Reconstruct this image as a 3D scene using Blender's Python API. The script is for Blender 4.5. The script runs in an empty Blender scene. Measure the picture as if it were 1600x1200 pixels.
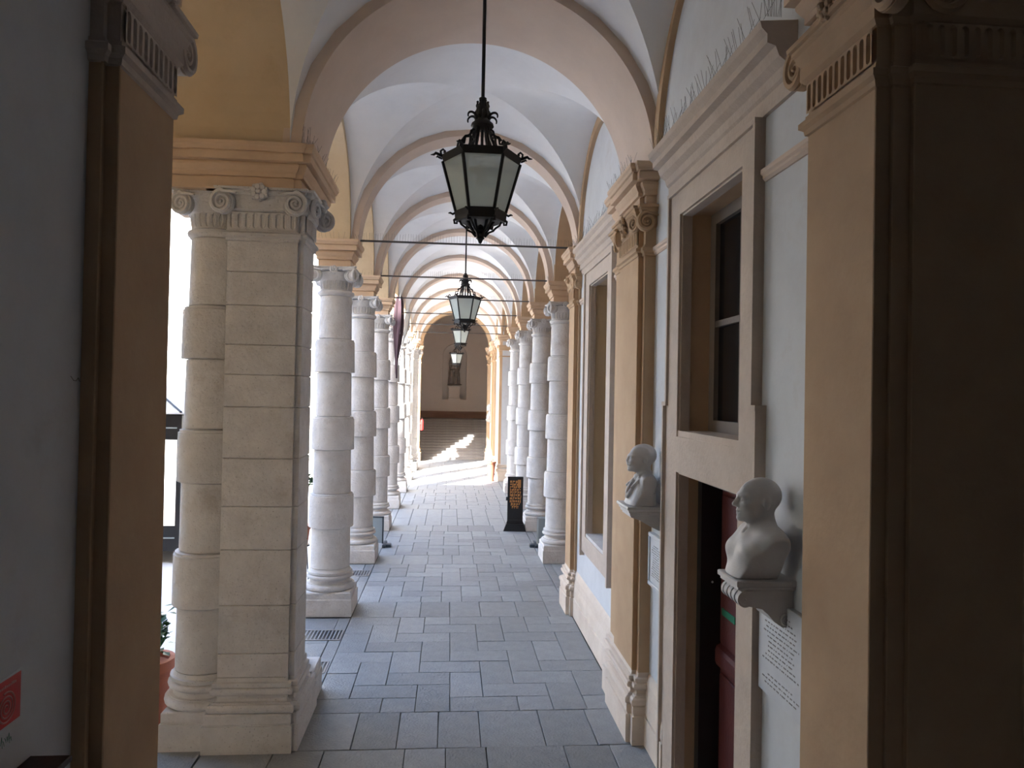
import bpy, math, random
import numpy as np
from mathutils import Vector, Matrix
random.seed(7)
PI = math.pi
SC = bpy.context.scene
COL = SC.collection
# ---------------------------------------------------------------- camera, sky, sun, exposure
CX = -0.2238                                    # camera x, the passage axis is x = 0
def setup_view():
    pitch, yaw, roll = 0.01339, 0.08296, 0.01885
    f = Vector((math.sin(yaw)*math.cos(pitch), math.cos(yaw)*math.cos(pitch), math.sin(pitch)))
    r = Vector((math.cos(yaw), -math.sin(yaw), 0)); u = r.cross(f)
    r2 = r*math.cos(roll) + u*math.sin(roll); u2 = -r*math.sin(roll) + u*math.cos(roll)
    cd = bpy.data.cameras.new('camera'); cam = bpy.data.objects.new('camera', cd); COL.objects.link(cam)
    cd.sensor_width = 36; cd.lens = 36*1160.55/1600; cd.clip_start = 0.05; cd.clip_end = 400
    m = Matrix((r2, u2, -f)).transposed().to_4x4(); m.translation = (CX, 0, 3)
    cam.matrix_world = m; SC.camera = cam
setup_view()
SUN_EL, SUN_H = math.radians(38.7), Vector((0.542, 0.84, 0)).normalized()
def setup_light():
    w = bpy.data.worlds.new('sky'); SC.world = w; w.use_nodes = True
    nt = w.node_tree; bg = nt.nodes['Background']
    sk = nt.nodes.new('ShaderNodeTexSky'); sk.sky_type = 'NISHITA'; sk.sun_disc = False
    sk.sun_elevation = SUN_EL; sk.sun_rotation = math.atan2(-SUN_H.x, -SUN_H.y)
    sk.dust_density = 1.5; sk.ozone_density = 1.0; sk.air_density = 1.0
    nt.links.new(sk.outputs[0], bg.inputs[0]); bg.inputs[1].default_value = 0.46
    ld = bpy.data.lights.new('sun', 'SUN'); ld.energy = 7.0; ld.angle = 0.012; ld.color = (1, 0.965, 0.91)
    lo = bpy.data.objects.new('sun', ld); COL.objects.link(lo)
    d = SUN_H*math.cos(SUN_EL) + Vector((0, 0, -math.sin(SUN_EL)))
    lo.rotation_euler = d.to_track_quat('-Z', 'Y').to_euler(); lo.location = (-20, -20, 30)
setup_light()
vs = SC.view_settings
vs.view_transform = 'Standard'; vs.look = 'None'; vs.gamma = 1; vs.use_curve_mapping = False
vs.exposure = 2.28
SC.cycles.max_bounces = 16; SC.cycles.diffuse_bounces = 10
# ---------------------------------------------------------------- materials
def mat(name, base, dark=None, rough=0.85, scale=3.0, amt=0.5, bump=0.15, bscale=40, spec=0.3, spots=0.0, vary=0.0, metal=0.0, stretch=None, stain=0.0, stain_col=(0.25,0.2,0.16)):
    m = bpy.data.materials.new(name); m.use_nodes = True
    nt = m.node_tree; N = nt.nodes; L = nt.links
    b = N['Principled BSDF']; b.inputs['Roughness'].default_value = rough
    b.inputs['Specular IOR Level'].default_value = spec; b.inputs['Metallic'].default_value = metal
    tc = N.new('ShaderNodeTexCoord'); mp = N.new('ShaderNodeMapping'); L.new(tc.outputs['Object'], mp.inputs[0])
    if stretch: mp.inputs['Scale'].default_value = stretch
    n1 = N.new('ShaderNodeTexNoise'); n1.inputs['Scale'].default_value = scale; n1.inputs['Detail'].default_value = 8; n1.inputs['Roughness'].default_value = 0.65
    L.new(mp.outputs[0], n1.inputs[0])
    rp = N.new('ShaderNodeValToRGB'); rp.color_ramp.elements[0].position = 0.5-0.25; rp.color_ramp.elements[1].position = 0.5+0.25
    if dark is None: dark = tuple(c*(1-0.35*amt) for c in base)
    rp.color_ramp.elements[0].color = (*dark, 1); rp.color_ramp.elements[1].color = (*base, 1)
    L.new(n1.outputs[0], rp.inputs[0]); out = rp.outputs[0]
    def mix(fac, a, c, mode='MIX'):
        x = N.new('ShaderNodeMix'); x.data_type = 'RGBA'; x.blend_type = mode
        if isinstance(fac, float): x.inputs[0].default_value = fac
        else: L.new(fac, x.inputs[0])
        L.new(a, x.inputs[6])
        if isinstance(c, tuple): x.inputs[7].default_value = (*c, 1)
        else: L.new(c, x.inputs[7])
        return x.outputs[2]
    if spots > 0:
        v = N.new('ShaderNodeTexNoise'); v.inputs['Scale'].default_value = 70; v.inputs['Detail'].default_value = 3
        L.new(tc.outputs['Object'], v.inputs[0])
        r2 = N.new('ShaderNodeValToRGB'); r2.color_ramp.elements[0].position = 0.64; r2.color_ramp.elements[1].position = 0.72
        r2.color_ramp.elements[0].color = (0,0,0,1); r2.color_ramp.elements[1].color = (spots,spots,spots,1)
        L.new(v.outputs[0], r2.inputs[0]); out = mix(r2.outputs[0], out, tuple(c*0.45 for c in base))
    if stain > 0:
        v = N.new('ShaderNodeTexNoise'); v.inputs['Scale'].default_value = 2.2; v.inputs['Detail'].default_value = 7; v.inputs['Roughness'].default_value = 0.7
        L.new(tc.outputs['Object'], v.inputs[0])
        r2 = N.new('ShaderNodeValToRGB'); r2.color_ramp.elements[0].position = 0.56; r2.color_ramp.elements[1].position = 0.72
        r2.color_ramp.elements[0].color = (0,0,0,1); r2.color_ramp.elements[1].color = (stain,stain,stain,1)
        L.new(v.outputs[0], r2.inputs[0]); out = mix(r2.outputs[0], out, stain_col)
    if vary > 0:
        oi = N.new('ShaderNodeObjectInfo'); hs = N.new('ShaderNodeHueSaturation')
        ma = N.new('ShaderNodeMath'); ma.operation = 'MULTIPLY_ADD'; ma.inputs[1].default_value = 2*vary; ma.inputs[2].default_value = 1-vary
        L.new(oi.outputs['Random'], ma.inputs[0]); L.new(ma.outputs[0], hs.inputs['Value']); L.new(out, hs.inputs['Color']); out = hs.outputs[0]
    L.new(out, b.inputs['Base Color'])
    if bump > 0:
        n2 = N.new('ShaderNodeTexNoise'); n2.inputs['Scale'].default_value = bscale; n2.inputs['Detail'].default_value = 6
        L.new(tc.outputs['Object'], n2.inputs[0])
        bp = N.new('ShaderNodeBump'); bp.inputs['Strength'].default_value = bump; bp.inputs['Distance'].default_value = 0.02
        L.new(n2.outputs[0], bp.inputs['Height']); L.new(bp.outputs[0], b.inputs['Normal'])
    return m
M = {}
M['white'] = mat('white lime plaster', (0.80,0.80,0.795), (0.72,0.715,0.71), scale=1.6, bump=0.10, bscale=14, spec=0.1, stain=0.12, stain_col=(0.5,0.48,0.46))
M['wall'] = mat('grey white wall plaster', (0.64,0.66,0.675), (0.53,0.54,0.55), scale=2.2, bump=0.08, bscale=18, spec=0.1, stain=0.55, stain_col=(0.46,0.43,0.41))
M['tan'] = mat('ochre painted plaster', (0.53,0.375,0.235), (0.44,0.30,0.185), scale=2.4, bump=0.10, bscale=26, spec=0.1, stain=0.25, stain_col=(0.46,0.30,0.2))
M['impost'] = mat('ochre impost plaster', (0.66,0.49,0.345), (0.55,0.40,0.275), scale=3, bump=0.15, bscale=26, spec=0.1, stain=0.3, stain_col=(0.45,0.31,0.21))
M['tan_pale'] = mat('pale ochre rib plaster', (0.66,0.54,0.445), (0.58,0.465,0.38), scale=2.0, bump=0.08, bscale=20, spec=0.1)
M['cream'] = mat('yellow ochre arch plaster', (0.63,0.50,0.34), (0.53,0.405,0.26), scale=1.6, bump=0.08, bscale=16, spec=0.1, stain=0.3, stain_col=(0.40,0.26,0.13))
M['surround'] = mat('weathered beige stone surround', (0.56,0.475,0.40), (0.46,0.385,0.32), scale=5, bump=0.25, bscale=30, spec=0.15, stain=0.3, stain_col=(0.36,0.28,0.21))
M['plinth'] = mat('pale base course plaster', (0.72,0.63,0.53), (0.60,0.50,0.41), scale=3.5, bump=0.2, bscale=24, spec=0.15, spots=0.3)
M['stone'] = mat('travertine column stone', (0.67,0.655,0.64), (0.52,0.50,0.485), scale=5, bump=0.5, bscale=30, spec=0.2, spots=0.8, stain=0.55, stain_col=(0.38,0.33,0.28), vary=0.05)
M['slab'] = mat('grey gneiss paving', (0.285,0.295,0.30), (0.21,0.22,0.226), scale=7, bump=0.6, bscale=45, rough=0.62, spec=0.35, vary=0.15, stain=0.2, stain_col=(0.33,0.32,0.30))
M['joint'] = mat('dark paving joint', (0.11,0.11,0.11), bump=0)
M['iron'] = mat('black wrought iron', (0.012,0.011,0.011), rough=0.55, spec=0.4, bump=0.1, bscale=80)
M['wire'] = mat('dull steel wire', (0.16,0.15,0.14), rough=0.5, bump=0)
M['rod'] = mat('dark painted steel rod', (0.10,0.09,0.085), rough=0.6, bump=0.1)
M['marble'] = mat('greyed marble', (0.56,0.55,0.545), (0.45,0.435,0.425), scale=5, rough=0.55, spec=0.35, bump=0.08, bscale=60)
M['plaque'] = mat('white marble plaque', (0.60,0.62,0.64), (0.50,0.515,0.54), scale=4, rough=0.4, spec=0.4, bump=0)
M['letter'] = mat('dark engraved lettering', (0.25,0.225,0.21), bump=0)
M['redwood'] = mat('dark red painted door wood', (0.13,0.030,0.026), (0.085,0.02,0.018), scale=6, rough=0.5, spec=0.4, bump=0.15, stretch=(1,1,0.15))
M['darkwood'] = mat('dark brown wood', (0.055,0.022,0.014), rough=0.5, bump=0.1, stretch=(1,0.2,1))
M['frame'] = mat('grey brown window frame wood', (0.20,0.16,0.13), rough=0.7, bump=0.1)
M['pane'] = mat('dark window glass', (0.012,0.012,0.014), rough=0.12, spec=0.5, bump=0)
M['terracotta'] = mat('terracotta clay', (0.50,0.19,0.12), scale=6, bump=0.1)
M['leaf'] = mat('dark green leaves', (0.035,0.10,0.025), rough=0.5, vary=0.2, bump=0)
M['soil'] = mat('dark potting soil', (0.03,0.022,0.015), bump=0.3)
M['bark'] = mat('brown plant stem', (0.12,0.08,0.05), bump=0.1)
M['red'] = mat('red printed sticker', (0.62,0.045,0.04), rough=0.5, bump=0)
M['pinkish'] = mat('pale printed line on red', (0.66,0.30,0.28), rough=0.5, bump=0)
M['green'] = mat('green printed label', (0.02,0.22,0.12), rough=0.5, bump=0)
M['black'] = mat('black painted panel', (0.014,0.013,0.014), rough=0.35, spec=0.4, bump=0)
M['orange'] = mat('orange printed lettering', (0.52,0.24,0.08), rough=0.5, bump=0)
M['greypanel'] = mat('grey blue panel', (0.27,0.33,0.37), rough=0.3, spec=0.5, bump=0)
M['greyframe'] = mat('pale grey blue frame', (0.55,0.64,0.68), rough=0.35, bump=0)
M['darkfoot'] = mat('dark slate steel foot', (0.05,0.065,0.08), rough=0.4, bump=0)
M['flag'] = mat('dark purple brown flag cloth', (0.075,0.045,0.055), rough=0.9, bump=0.1)
M['cloth'] = mat('white canvas', (0.75,0.75,0.73), rough=0.9, bump=0.05)
M['facade'] = mat('pale cream courtyard facade', (0.80,0.775,0.72), (0.75,0.72,0.66), scale=0.6, bump=0.05)
M['court'] = mat('pale courtyard paving', (0.66,0.665,0.665), (0.59,0.59,0.59), scale=2, bump=0.15)
M['darkwall'] = mat('brown grey painted plaster', (0.68,0.635,0.60), (0.62,0.575,0.54), scale=1.4, bump=0.06, spec=0.1)
M['stair'] = mat('grey stair stone', (0.33,0.31,0.30), (0.25,0.235,0.225), scale=8, bump=0.2, rough=0.65)
M['shutter'] = mat('pale grey painted shutters', (0.62,0.62,0.60), bump=0)
M['dado'] = mat('red brown dado paint', (0.30,0.195,0.15), bump=0.05)
M['roofing'] = mat('clay roof tiles', (0.36,0.18,0.11), bump=0.2)
def frosted():
    m = bpy.data.materials.new('frosted lantern glass'); m.use_nodes = True
    nt = m.node_tree; N = nt.nodes; L = nt.links; N.remove(N['Principled BSDF'])
    out = N['Material Output']; d = N.new('ShaderNodeBsdfDiffuse'); t = N.new('ShaderNodeBsdfTranslucent'); tr = N.new('ShaderNodeBsdfTransparent'); g = N.new('ShaderNodeBsdfGlossy')
    g.inputs['Roughness'].default_value = 0.35
    d.inputs[0].default_value = (0.70,0.74,0.71,1); t.inputs[0].default_value = (0.88,0.92,0.90,1); tr.inputs[0].default_value = (0.9,0.93,0.91,1)
    def mx(f,a,b):
        x = N.new('ShaderNodeMixShader'); x.inputs[0].default_value = f; L.new(a.outputs[0], x.inputs[1]); L.new(b.outputs[0], x.inputs[2]); return x
    L.new(mx(0.04, mx(0.38, mx(0.6, d, t), tr), g).outputs[0], out.inputs[0]); return m
M['frost'] = frosted()
# ---------------------------------------------------------------- mesh helpers
class MB:
    def __init__(s): s.v = []; s.f = []; s.sm = []
    def add(s, vs, fs, smooth=False):
        o = len(s.v); s.v += [tuple(p) for p in vs]
        for f in fs: s.f.append([i+o for i in f]); s.sm.append(smooth)
        return s
    def box(s, x0, x1, y0, y1, z0, z1, c=0.0):
        if x0 > x1: x0, x1 = x1, x0
        if y0 > y1: y0, y1 = y1, y0
        if c <= 0:
            v = [(x0,y0,z0),(x1,y0,z0),(x1,y1,z0),(x0,y1,z0),(x0,y0,z1),(x1,y0,z1),(x1,y1,z1),(x0,y1,z1)]
            return s.add(v, [(0,3,2,1),(4,5,6,7),(0,1,5,4),(1,2,6,5),(2,3,7,6),(3,0,4,7)])
        return s.rect(x0, x1, y0, y1, [(-c,z0),(0,z0+c),(0,z1-c),(-c,z1)])
    def rect(s, x0, x1, y0, y1, prof):                # stacked rectangles: (outward offset, z)
        if x0 > x1: x0, x1 = x1, x0
        if y0 > y1: y0, y1 = y1, y0
        v = []; fs = []
        for o, z in prof: v += [(x0-o,y0-o,z),(x1+o,y0-o,z),(x1+o,y1+o,z),(x0-o,y1+o,z)]
        n = len(prof)
        for i in range(n-1):
            a = 4*i
            for k in range(4): fs.append((a+k, a+(k+1)%4, a+4+(k+1)%4, a+4+k))
        fs.append((3,2,1,0)); fs.append((4*n-4,4*n-3,4*n-2,4*n-1))
        return s.add(v, fs)
    def prism(s, poly, axis, a, b):                   # polygon extruded along an axis ('x': poly=(y,z), 'y': (x,z), 'z': (x,y))
        n = len(poly)
        def P(p, t): return (t,p[0],p[1]) if axis == 'x' else (p[0],t,p[1]) if axis == 'y' else (p[0],p[1],t)
        v = [P(p,a) for p in poly] + [P(p,b) for p in poly]
        fs = [(i,(i+1)%n,n+(i+1)%n,n+i) for i in range(n)] + [tuple(range(n-1,-1,-1)), tuple(range(n,2*n))]
        return s.add(v, fs)
    def lathe(s, prof, c=(0,0,0), n=32, cap=True, smooth=True, a0=0.0, a1=2*PI):
        full = abs(a1-a0-2*PI) < 1e-6; m = n if full else n+1
        v = []; fs = []
        for r, z in prof:
            for k in range(m):
                a = a0+(a1-a0)*k/n; v.append((c[0]+r*math.cos(a), c[1]+r*math.sin(a), c[2]+z))
        for i in range(len(prof)-1):
            for k in range(n):
                k2 = (k+1) % m; fs.append((i*m+k, i*m+k2, (i+1)*m+k2, (i+1)*m+k))
        s.add(v, fs, smooth)
        if cap and full:
            o = len(s.v)-len(v)
            s.f.append([o+k for k in range(m-1,-1,-1)]); s.sm.append(False)
            s.f.append([o+(len(prof)-1)*m+k for k in range(m)]); s.sm.append(False)
        return s
    def tube(s, pts, r, n=8, smooth=True):
        pts = [Vector(p) for p in pts]; R = r if isinstance(r, (list,tuple)) else [r]*len(pts)
        v = []; fs = []; up = None
        for i, p in enumerate(pts):
            t = (pts[min(i+1,len(pts)-1)]-pts[max(i-1,0)])
            if t.length < 1e-9: t = Vector((0,0,1))
            t.normalize()
            if up is None:
                up = Vector((0,0,1)) if abs(t.z) < 0.9 else Vector((1,0,0))
            a = up - t*up.dot(t)
            if a.length < 1e-6: a = t.orthogonal()
            a.normalize(); b = t.cross(a); up = a
            for k in range(n):
                an = 2*PI*k/n; v.append(p + (a*math.cos(an)+b*math.sin(an))*R[i])
        for i in range(len(pts)-1):
            for k in range(n): fs.append((i*n+k, i*n+(k+1)%n, (i+1)*n+(k+1)%n, (i+1)*n+k))
        fs.append(tuple(range(n-1,-1,-1))); o = (len(pts)-1)*n; fs.append(tuple(o+k for k in range(n)))
        return s.add(v, fs, smooth)
    def ball(s, c, r, n=10, sc=(1,1,1)):
        m = n//2; prof = []
        v = []; fs = []
        for i in range(m+1):
            t = PI*i/m
            for k in range(n):
                a = 2*PI*k/n; v.append((c[0]+r*sc[0]*math.sin(t)*math.cos(a), c[1]+r*sc[1]*math.sin(t)*math.sin(a), c[2]-r*sc[2]*math.cos(t)))
        for i in range(m):
            for k in range(n): fs.append((i*n+k, i*n+(k+1)%n, (i+1)*n+(k+1)%n, (i+1)*n+k))
        return s.add(v, fs, True)
    def arch(s, c, z0, r0, r1, a, b, axis='y', n=40, t0=0.0, t1=PI):   # half ring, extruded a..b along axis
        v = []; fs = []
        for k in range(n+1):
            t = t0+(t1-t0)*k/n
            for r, w in ((r0,a),(r1,a),(r1,b),(r0,b)):
                h, z = c+r*math.cos(t), z0+r*math.sin(t)
                v.append((h,w,z) if axis == 'y' else (w,h,z))
        for k in range(n):
            for j in range(4): fs.append((4*k+j, 4*k+(j+1)%4, 4*k+4+(j+1)%4, 4*k+4+j))
        fs.append((3,2,1,0)); fs.append((4*n,4*n+1,4*n+2,4*n+3))
        return s.add(v, fs)
    def merge(s, o, mtx=None):
        s.add([mtx @ Vector(p) for p in o.v] if mtx else o.v, [])
        off = len(s.v)-len(o.v)
        for f, sm in zip(o.f, o.sm): s.f.append([i+off for i in f]); s.sm.append(sm)
        return s
    def mesh(s, name, m):
        me = bpy.data.meshes.new(name); me.from_pydata(s.v, [], s.f); me.update()
        import bmesh
        bm = bmesh.new(); bm.from_mesh(me); bmesh.ops.recalc_face_normals(bm, faces=bm.faces); bm.to_mesh(me); bm.free()
        me.polygons.foreach_set('use_smooth', s.sm)
        if any(s.sm): me.set_sharp_from_angle(angle=math.radians(38))
        if m is not None: me.materials.append(M[m] if isinstance(m, str) else m)
        return me
    def obj(s, name, m, parent=None, loc=None, rz=0.0):
        return link(name, s.mesh(name, m), parent, loc, rz)
def link(name, me, parent=None, loc=None, rz=0.0, mtx=None):
    o = bpy.data.objects.new(name, me); COL.objects.link(o)
    if parent is not None: o.parent = parent
    if mtx is not None: o.matrix_local = mtx
    else:
        if loc is not None: o.location = loc
        if rz: o.rotation_euler = (0,0,rz)
    return o
def thing(name, label, cat, loc=(0,0,0), rz=0.0, group=None):
    o = bpy.data.objects.new(name, None); COL.objects.link(o); o.location = loc; o.rotation_euler = (0,0,rz); o.empty_display_size = 0.1
    return tag(o, label, cat, group)
def tag(o, label, cat, group=None):
    o['label'] = label; o['category'] = cat
    if group: o['group'] = group
    return o
def struct(o): o['kind'] = 'structure'; return o
def stuff(o): o['kind'] = 'stuff'; return o
def copy_tree(o, parent=None):
    c = o.copy(); COL.objects.link(c)
    if parent is not None: c.parent = parent
    for ch in list(o.children): copy_tree(ch, c)
    return c
def spikes(pts_dirs, parent, name='bird_spikes'):
    mb = MB()
    for p, d in pts_dirs:
        p = Vector(p); d = Vector(d)
        mb.tube([p, p+d], 0.0014, 3, False)
    return stuff(mb.obj(name, 'wire', parent))
def spike_row(a, b, step=0.03, h=0.11, spread=0.05):
    a = Vector(a); b = Vector(b); n = max(2, int((b-a).length/step)); t = (b-a).normalized(); s = t.cross(Vector((0,0,1)))
    return [(a+(b-a)*((i+random.random()*0.6)/n), Vector((0,0,h*random.uniform(0.8,1.1))) + s*random.uniform(-spread,spread) + t*random.uniform(-0.02,0.02)) for i in range(n)]
# ---------------------------------------------------------------- dimensions (metres)
ZI, ZS = 5.03, 5.05                     # top of imposts, spring line
CY = [10.364+3.0811*k for k in range(6)]  # column rows
MID = (CY[0]+CY[5])/2
def my(y): return 2*MID-y               # mirror along the passage
AX, WX, VX = 1.812, 1.55, 1.60
# ---------------------------------------------------------------- floor and courtyard ground
def build_floor():
    fl = MB().box(-2.25, 9, -4, 41.5, -0.3, -0.035).obj('floor', 'joint'); struct(fl)
    cache = {}
    def slab_mesh(w, d):
        k = (round(w,3), round(d,3))
        if k not in cache:
            g = 0.003; c = 0.005
            cache[k] = MB().rect(-w/2+g+c, w/2-g-c, -d/2+g+c, d/2-g-c, [(c,-0.04),(c,-0.006),(c*0.5,-0.0015),(0,0)]).mesh('paving_slab', 'slab')
        return cache[k]
    rest = MB(); cnt = [0]
    def slab(x0, x1, y0, y1):
        w, d = x1-x0, y1-y0
        if w < 0.06 or d < 0.06: return
        loc = ((x0+x1)/2, (y0+y1)/2, random.uniform(-0.004, 0.0)); ro = random.uniform(-0.006, 0.006)
        if y0 < 16.85 and y0 > 5.2 and cnt[0] < 290:
            cnt[0] += 1
            o = link('paving_slab', slab_mesh(w, d), fl, loc, ro); o.rotation_euler = (random.uniform(-0.003,0.003), random.uniform(-0.003,0.003), ro)
        else: rest.merge(MB().rect(x0+0.008, x1-0.008, y0+0.008, y1-0.008, [(0.003,-0.04),(0.003,-0.004),(0,0)]), Matrix.Translation((0,0,loc[2])))
    def herring(xs, ys, off):
        nx, ny = len(xs)-1, len(ys)-1
        for j in range(ny):
            for i in range(nx):
                t = (i-j-off) % 4
                if t == 0: slab(xs[i], xs[min(i+2,nx)], ys[j], ys[j+1])
                elif t == 1 and i == 0: slab(xs[0], xs[1], ys[j], ys[j+1])
                elif t == 3: slab(xs[i], xs[i+1], ys[j], ys[min(j+2,ny)])
                elif t == 2 and j == 0: slab(xs[i], xs[i+1], ys[0], ys[1])
    def row(divs, y0, y1):
        for a, b in zip(divs[:-1], divs[1:]): slab(a, b, y0, y1)
    X0, X1 = -1.47, 1.48
    row([-2.2,-1.62,-1.21,-0.54,-0.2,0.14,0.8,1.2,1.6], 5.62, 6.34); row([-2.2,-1.4,-0.8,-0.1,0.5,1.1,1.6], 4.9, 5.62); row([-2.2,-1.5,-0.7,-0.2,0.6,1.2,1.6], 4.2, 4.9); row([-2.2,-1.5,-0.7,-0.2,0.6,1.2,1.6], 3.3, 4.2)
    row([-1.47,-1.0,-0.62,-0.27,0.1,0.66,1.11,1.6], 6.34, 7.06)
    herring([-1.47,-1.145,-0.82,-0.495,-0.165,0.165,0.497,0.825,1.15,1.49], [7.06,7.39,7.715,8.05,8.37,8.70,9.03,9.36,9.69,10.02], 0)
    y = 10.02
    for k in range(6):
        y0, y1, y2 = 10.02+3.0811*k, 10.74+3.0811*k, 10.02+3.0811*(k+1)
        R = random.Random(k); d = [X0]+[x+R.uniform(-0.06,0.06) for x in (-0.96,-0.6,-0.16,0.28,0.76,1.2)]+[X1+0.12]
        row(d, y0, y1)
        if k in (2,):
            n = 8; xs = [X0+(X1-X0)*i/n for i in range(n+1)]; ym = y1+(y2-y1)*0.45
            for i in range(n):
                s = 0.2 if i % 2 else -0.1
                slab(xs[i], xs[i+1], y1, ym+s); slab(xs[i], xs[i+1], ym+s, y2)
        elif k < 5:
            xs = [X0+(X1-X0)*i/10 for i in range(11)]; ys = [y1+(y2-y1)*i/8 for i in range(9)]
            herring(xs, ys, 1)
    row([-1.47,-1.0,-0.5,0,0.5,1.0,1.6], 26.15, 26.9)
    herring([-1.47+2.96*i/9 for i in range(10)], [26.9+2.9*i/9 for i in range(10)], 0)
    row([-1.47,-1.0,-0.62,-0.27,0.1,0.66,1.11,1.6], 29.8, 30.5); row([-1.6,-1.0,-0.5,0.1,0.7,1.2,1.6], 30.5, 31.3); row([-1.6,-0.9,-0.4,0.2,0.8,1.6], 31.3, 32.0); row([-1.6,-1.0,-0.5,0.1,0.7,1.6], 32.0, 32.7); row([-1.6,-0.8,-0.3,0.4,1.0,1.6], 32.7, 33.5)
    # narrow border course and outer slabs beside the columns, with the drain grates
    for k in range(0, 7):
        a = 7.7+3.0811*(k-1) if k else 6.34; b = 10.02+3.0811*(k-1) if k == 0 else 10.02+3.0811*k
        a = CY[k-1]+0.36 if k else 7.0; b = CY[k]-0.36 if k < 6 else 28.0
        ym = (a+b)/2
        for u, v in ((a, ym), (ym, b)):
            slab(-1.62, -1.471, u, v)
        n = 3
        for i in range(n):
            u = a+(b-a)*i/n; v = a+(b-a)*(i+1)/n
            slab(-2.2, -1.62, u, v)
    for k in range(6):
        a = CY[k]+0.36 if k else 10.75; b = CY[k+1]-0.36 if k < 5 else my(10.75)
        if b-a > 0.2:
            for i in range(3): slab(1.485, 1.62, a+(b-a)*i/3, a+(b-a)*(i+1)/3)
        if 0 < k < 5: slab(1.485, 1.62, CY[k]-0.36, CY[k]+0.36)
    # right hall floor
    for i in range(8):
        for j in range(15):
            rest.box(1.62+0.9*i+0.005, 1.62+0.9*(i+1)-0.005, 10.75+1.0*j+0.005, 10.75+1.0*(j+1)-0.005, -0.04, random.uniform(-0.003,0))
    for i in range(6):
        rest.box(-1.5+0.5*i, -1.5+0.5*(i+1)-0.005, 2.0, 3.29, -0.04, 0)
    stuff(rest.obj('distant_paving', 'slab', fl))
    return fl
FLOOR = build_floor()
def build_grates():
    spots = [(-1.975,-1.49,9.12,9.49,'cast drain grate in the paving just before the first free left column'),
             (-1.83,-1.50,8.05,8.39,'drain grate half hidden at the far foot of the big left pier'),
             (-1.80,-1.49,12.25,12.62,'drain grate in the paving behind the first free left column')]
    for x0,x1,y0,y1,lab in spots:
        t = thing('drain_grate', lab, 'drain grate', (x0,y0,0), 0, 'drain grates along the column line')
        w, d = x1-x0, y1-y0; mb = MB()
        mb.box(0, w, -0.012, 0.012, -0.03, 0.006); mb.box(0, w, d-0.012, d+0.012, -0.03, 0.006); mb.box(-0.006, 0.012, 0, d, -0.03, 0.006); mb.box(w-0.012, w+0.006, 0, d, -0.03, 0.006)
        mb.obj('frame', 'stair', t)
        MB().box(0.01, w-0.01, 0.01, d-0.01, -0.006, 0.001).obj('pit_shade_sheet', 'black', t)  # flat black sheet painted in for the shade below the bars
        n = max(5, int(w/0.041)); bar = MB().box(-0.0085, 0.0085, 0.0, d, -0.002, 0.0035).mesh('bar', 'slab')
        for i in range(1, n): link('bar', bar, t, (w*i/n, 0, 0))
build_grates()
struct(MB().box(-32, -2.26, -4, 33.2, -0.4, -0.06).obj('ground', 'court'))
# ---------------------------------------------------------------- vaults, ribs
def vault_bay(y0, y1, hw, hz, hs, parent, name='vault'):
    """groin vault: main barrel half width hw, rise hz; cross barrel rising from hs at the walls to hz at the crown"""
    mb = MB(); yc, a = (y0+y1)/2, (y1-y0)/2; n, m = 40, 14
    def zl(x): return ZS + hz*math.sqrt(max(0, 1-(x/hw)**2))
    def zt(x, y): return ZS + (hz-(hz-hs)*(abs(x)/hw)**1.5)*math.sqrt(max(0, 1-((y-yc)/a)**2))
    ys = [yc - a*math.cos(PI*i/n) for i in range(n+1)]; xg = []
    for y in ys:
        lo, hi = 0.0, hw
        for _ in range(40):
            mid = (lo+hi)/2
            if zl(mid) > zt(mid, y): lo = mid
            else: hi = mid
        xg.append((lo+hi)/2)
    for (u0, u1, which) in ((-1,0,'t'), (0,1,'l'), (1,2,'t')):
        v = []; fs = []
        for y, g in zip(ys, xg):
            for j in range(m+1):
                s = j/m
                if which == 'l': x = -g+2*g*(0.5-0.5*math.cos(PI*s)); z = zl(x)
                elif u0 == -1: x = -hw+(hw-g)*s; z = zt(x, y)
                else: x = g+(hw-g)*s; z = zt(x, y)
                v.append((x, y, z))
        for i in range(n):
            for j in range(m):
                a0 = i*(m+1)+j; fs.append((a0, a0+1, a0+m+2, a0+m+1))
        mb.add(v, fs, True)
    return mb.obj(name, 'white', parent)
def build_ceiling():
    ce = MB().box(-2.2, 2.2, 2.0, 34.2, 6.95, 7.3).obj('ceiling', 'white'); struct(ce)
    edges = []
    ribs = [(6.32, 7.46, 1.50)]+[(y-0.195, y+0.195, 1.50) for y in CY]+[(my(7.46), my(6.32), 1.50)]
    for i, (a, b, r) in enumerate(ribs):
        MB().arch(0, ZS-0.02, r, r+0.16, a, b, 'y', 96).obj('rib', 'tan_pale', ce)
    st = [3.35]+[b for a,b,r in ribs]; en = [a for a,b,r in ribs]+[my(3.35)]
    for a, b in zip(st, en): vault_bay(a, b, VX, 1.57, 1.36, ce)
    return ce, list(zip(st, en))
CEIL, BAYS = build_ceiling()
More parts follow.
